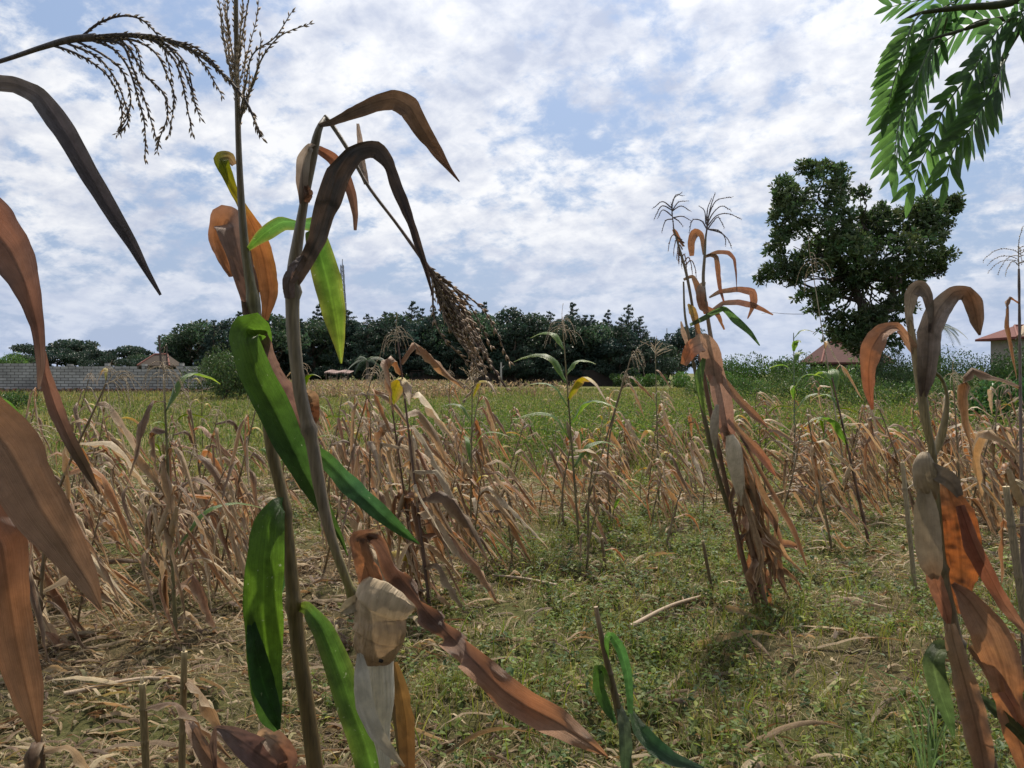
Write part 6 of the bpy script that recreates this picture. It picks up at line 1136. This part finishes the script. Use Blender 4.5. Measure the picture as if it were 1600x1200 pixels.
# ---- overhanging tree branch, top right
def hanging_branch():
    d = 2.2; tr = np.array([3.6, 1.1, 0.0]); root = thing('overhanging_tree', tr, 'tree outside the right edge whose feathery green branch hangs into the top right corner', 'tree'); mb = MB(); bc = (.10, .085, .06)
    limb(mb, tr, tr + (-.1, .2, 2.6), .11, .08, 1, 10, bc, .02); limb(mb, tr + (-.1, .2, 2.6), tr + (.3, .6, 4.4), .08, .03, 2, 8, bc, .03)
    mb.build('trunk', M_BARK, root)
    bl = [(tr[0] + x, tr[1] + y, z, a_, a_, a_ * .8) for x, y, z, a_ in [(.4, -.6, 4.6, 1.2), (-1.6, -3.2, 4.6, 1.6), (-3.6, -4.0, 4.4, 1.7), (-6.0, -4.4, 4.2, 1.7), (1.5, -2.5, 4.8, 1.7), (-2.8, -5.8, 4.2, 1.8), (-5.2, -6.6, 3.8, 1.8), (-.4, -5.8, 4.4, 1.8), (-7.5, -6.5, 4.0, 1.8), (-4.2, -5.4, 2.6, 1.3), (-.5, -6.8, 2.4, 1.4), (-2.8, -2.2, 5.6, 1.3), (-5.0, -2.8, 5.6, 1.4)]]  # unseen crown, added behind and above the camera to darken the foreground
    lm = MB()
    for i, b in enumerate(bl): limb(lm, tr + (.3, .6, 4.2) if i < 1 else tr + (0, .2, 2.4), b[:3], .07, .02, 300 + i, 6, bc, .03)
    lm.build('shade_limbs', M_BARK, root)
    p_, k, rad = blob_points(bl, 15000, 301, .3); shade_crown = MB(); leafcards(shade_crown, p_, .26, crown_cols((.05, .10, .03), 15000, k, 302), 303); shade_crown.build('crown', M_CROWN, root, smooth=False)
    mb = MB(); a = tr + (-.1, .2, 2.55); p = spline(np.vstack([a, P(1760, -160, d + .1), P(1650, -40, d), P(1600, 35, d), P(1570, 85, d), P(1555, 120, d)]), 40); tube(mb, p, np.linspace(.05, .006, 40), (.09, .10, .06), 8)
    q = spline(trace([(1680, -60, d), (1590, 0, d), (1500, 12, d), (1440, 20, d), (1415, 30, d)]), 30); tube(mb, q, np.linspace(.018, .004, 30), (.09, .10, .06), 8)
    q = spline(trace([(1600, 35, d), (1560, 30, d), (1500, 48, d), (1450, 62, d - .05)]), 24); tube(mb, q, np.linspace(.009, .003, 24), (.09, .10, .06), 6); mb.build('branch', M_BARK, root)
    r = np.random.default_rng(3)
    def frond(pts, n, ll, seed, one=0, col=(.075, .155, .035), lwf=.24):
        rr2 = np.random.default_rng(seed); p = spline(trace(pts), 40); m = MB(); tube(m, p, np.linspace(.0035, .0012, 40), (.12, .17, .08), 5); t = unit(np.gradient(p, axis=0)); e1 = unit(np.cross(t, unit(p - CAMP))); e2 = np.cross(t, e1); fl_ = MB()
        roll = rr2.uniform(-.5, .5)
        for i in range(n):
            f = .14 + .86 * i / (n - 1); j = min(39, int(f * 39))
            for sg in (-1, 1):
                if i == n - 1 and sg == 1: sg = 0
                ro = roll + (.25 if sg < 0 else -1.0) + rr2.normal() * .12
                sd = e1[j] * math.cos(ro) * (sg or .01) + e2[j] * math.sin(ro)
                dv = unit(t[j] * .75 + sd * .95 + np.array([0, 0, -.25])) if sg else t[j]
                L_ = ll * .72 * (.75 + .5 * math.sin(min(1, f * 1.1) * 2.6)) * rr2.uniform(.9, 1.1); k = 10; u = np.linspace(0, 1, k); c = p[j] + dv[None] * L_ * u[:, None] + np.array([0, 0, -1.0])[None] * L_ * .16 * (u ** 2)[:, None]
                hw = L_ * lwf * .5 * np.sin(np.clip(u * 1.03, 0, 1) * math.pi) ** .65 + .0002; sv = unit(np.cross(dv, unit(np.cross(dv, e1[j]) + e2[j] * .5 * rr2.normal())))
                if sg == 0: sv = e1[j]
                else: sv = unit(t[j] - dv * (t[j] @ dv) + rr2.normal(size=3) * .12)
                cc = np.array(col) * rr2.uniform(.75, 1.2); ribbon(fl_, c, np.tile(sv, (k, 1)), hw, .22, nu=5, stops=[(0, tuple(cc)), (1, tuple(cc * 1.15))], seed=i, blotch=.05)
        # stem and leaflets move together: one frond mesh each, leaflets beneath it
        fo = m.build('frond', M_STALK, root); fl_.build('leaflets', M_FROND, fo)
    DG = (.055, .12, .035)
    frond([(1440, 20, d), (1425, 40, d - .02), (1410, 85, d - .04), (1396, 130, d - .05), (1388, 165, d - .05)], 13, .105, 1)
    frond([(1470, 30, d), (1450, 80, d - .03), (1425, 140, d - .05), (1405, 190, d - .06), (1398, 240, d - .06)], 14, .11, 2)
    frond([(1560, 60, d), (1520, 110, d), (1478, 165, d - .02), (1455, 220, d - .03), (1435, 262, d - .03), (1428, 285, d - .03)], 15, .115, 4)
    frond([(1575, 85, d), (1560, 115, d - .04), (1540, 155, d - .06), (1520, 195, d - .08), (1490, 235, d - .08), (1480, 275, d - .08)], 15, .115, 5)
    frond([(1580, 70, d), (1545, 130, d + .03), (1530, 160, d + .03), (1520, 190, d + .02), (1512, 215, d)], 10, .10, 6, col=DG)
    frond([(1600, 40, d), (1540, 30, d + .08), (1490, 55, d + .1), (1455, 85, d + .1), (1435, 110, d + .1)], 13, .10, 7, col=DG)
    frond([(1500, 12, d), (1470, 0, d + .1), (1440, 0, d + .1), (1410, 6, d + .1), (1395, 10, d + .1)], 10, .09, 8, col=DG)
    frond([(1560, -10, d), (1520, -8, d + .05), (1470, 15, d + .05), (1440, 50, d + .05), (1428, 95, d + .05)], 13, .10, 9, col=DG)
    frond([(1610, 10, d), (1570, 35, d - .06), (1540, 75, d - .08), (1515, 120, d - .1)], 12, .10, 10, col=DG)
    frond([(1565, 95, d), (1562, 120, d - .1), (1560, 140, d - .12)], 3, .10, 12, col=(.035, .07, .03))
    frond([(1650, 0, d), (1625, 0, d), (1600, 20, d - .05), (1585, 50, d - .05)], 8, .09, 13, col=DG)
    frond([(1480, 28, d), (1470, 60, d + .04), (1440, 120, d + .03), (1420, 165, d + .03), (1405, 215, d + .03), (1400, 265, d + .03)], 13, .10, 14, col=DG)
hanging_branch()
# single upright grass plant in the right foreground
def tall_grass(px, by, d, label, seed, hs, n=7):
    r = np.random.default_rng(seed); b = P(px, by, d); b[2] = 0; root = thing('grass_plant', b, label, 'grass plant')
    for i in range(n):
        h = hs * r.uniform(.5, 1); a = r.uniform(0, 6.28); le = r.uniform(.1, .5); p = spline([b + (r.normal() * .01, r.normal() * .01, 0), b + np.array([math.cos(a) * le * h * .3, math.sin(a) * le * h * .3, h * .6]), b + np.array([math.cos(a) * le * h, math.sin(a) * le * h, h * (1 - le * .35)])], 18)
        mb = MB(); hw = np.linspace(1, .05, 18) ** .6 * .0055; ribbon(mb, p, tilt_side(p, r.uniform(-1, 1)), hw, .6, nu=5, stops=[(0, (.06, .10, .03)), (1, (.10, .16, .05))], seed=i); mb.build('blade', M_GREEN, root)
tall_grass(1448, 1190, 2.6, 'upright grass plant with long blades left of the big right maize plant', 3, .62, 9)
tall_grass(1462, 1140, 3.0, 'smaller fine bladed grass plant just behind the upright one at right', 4, .5, 7)
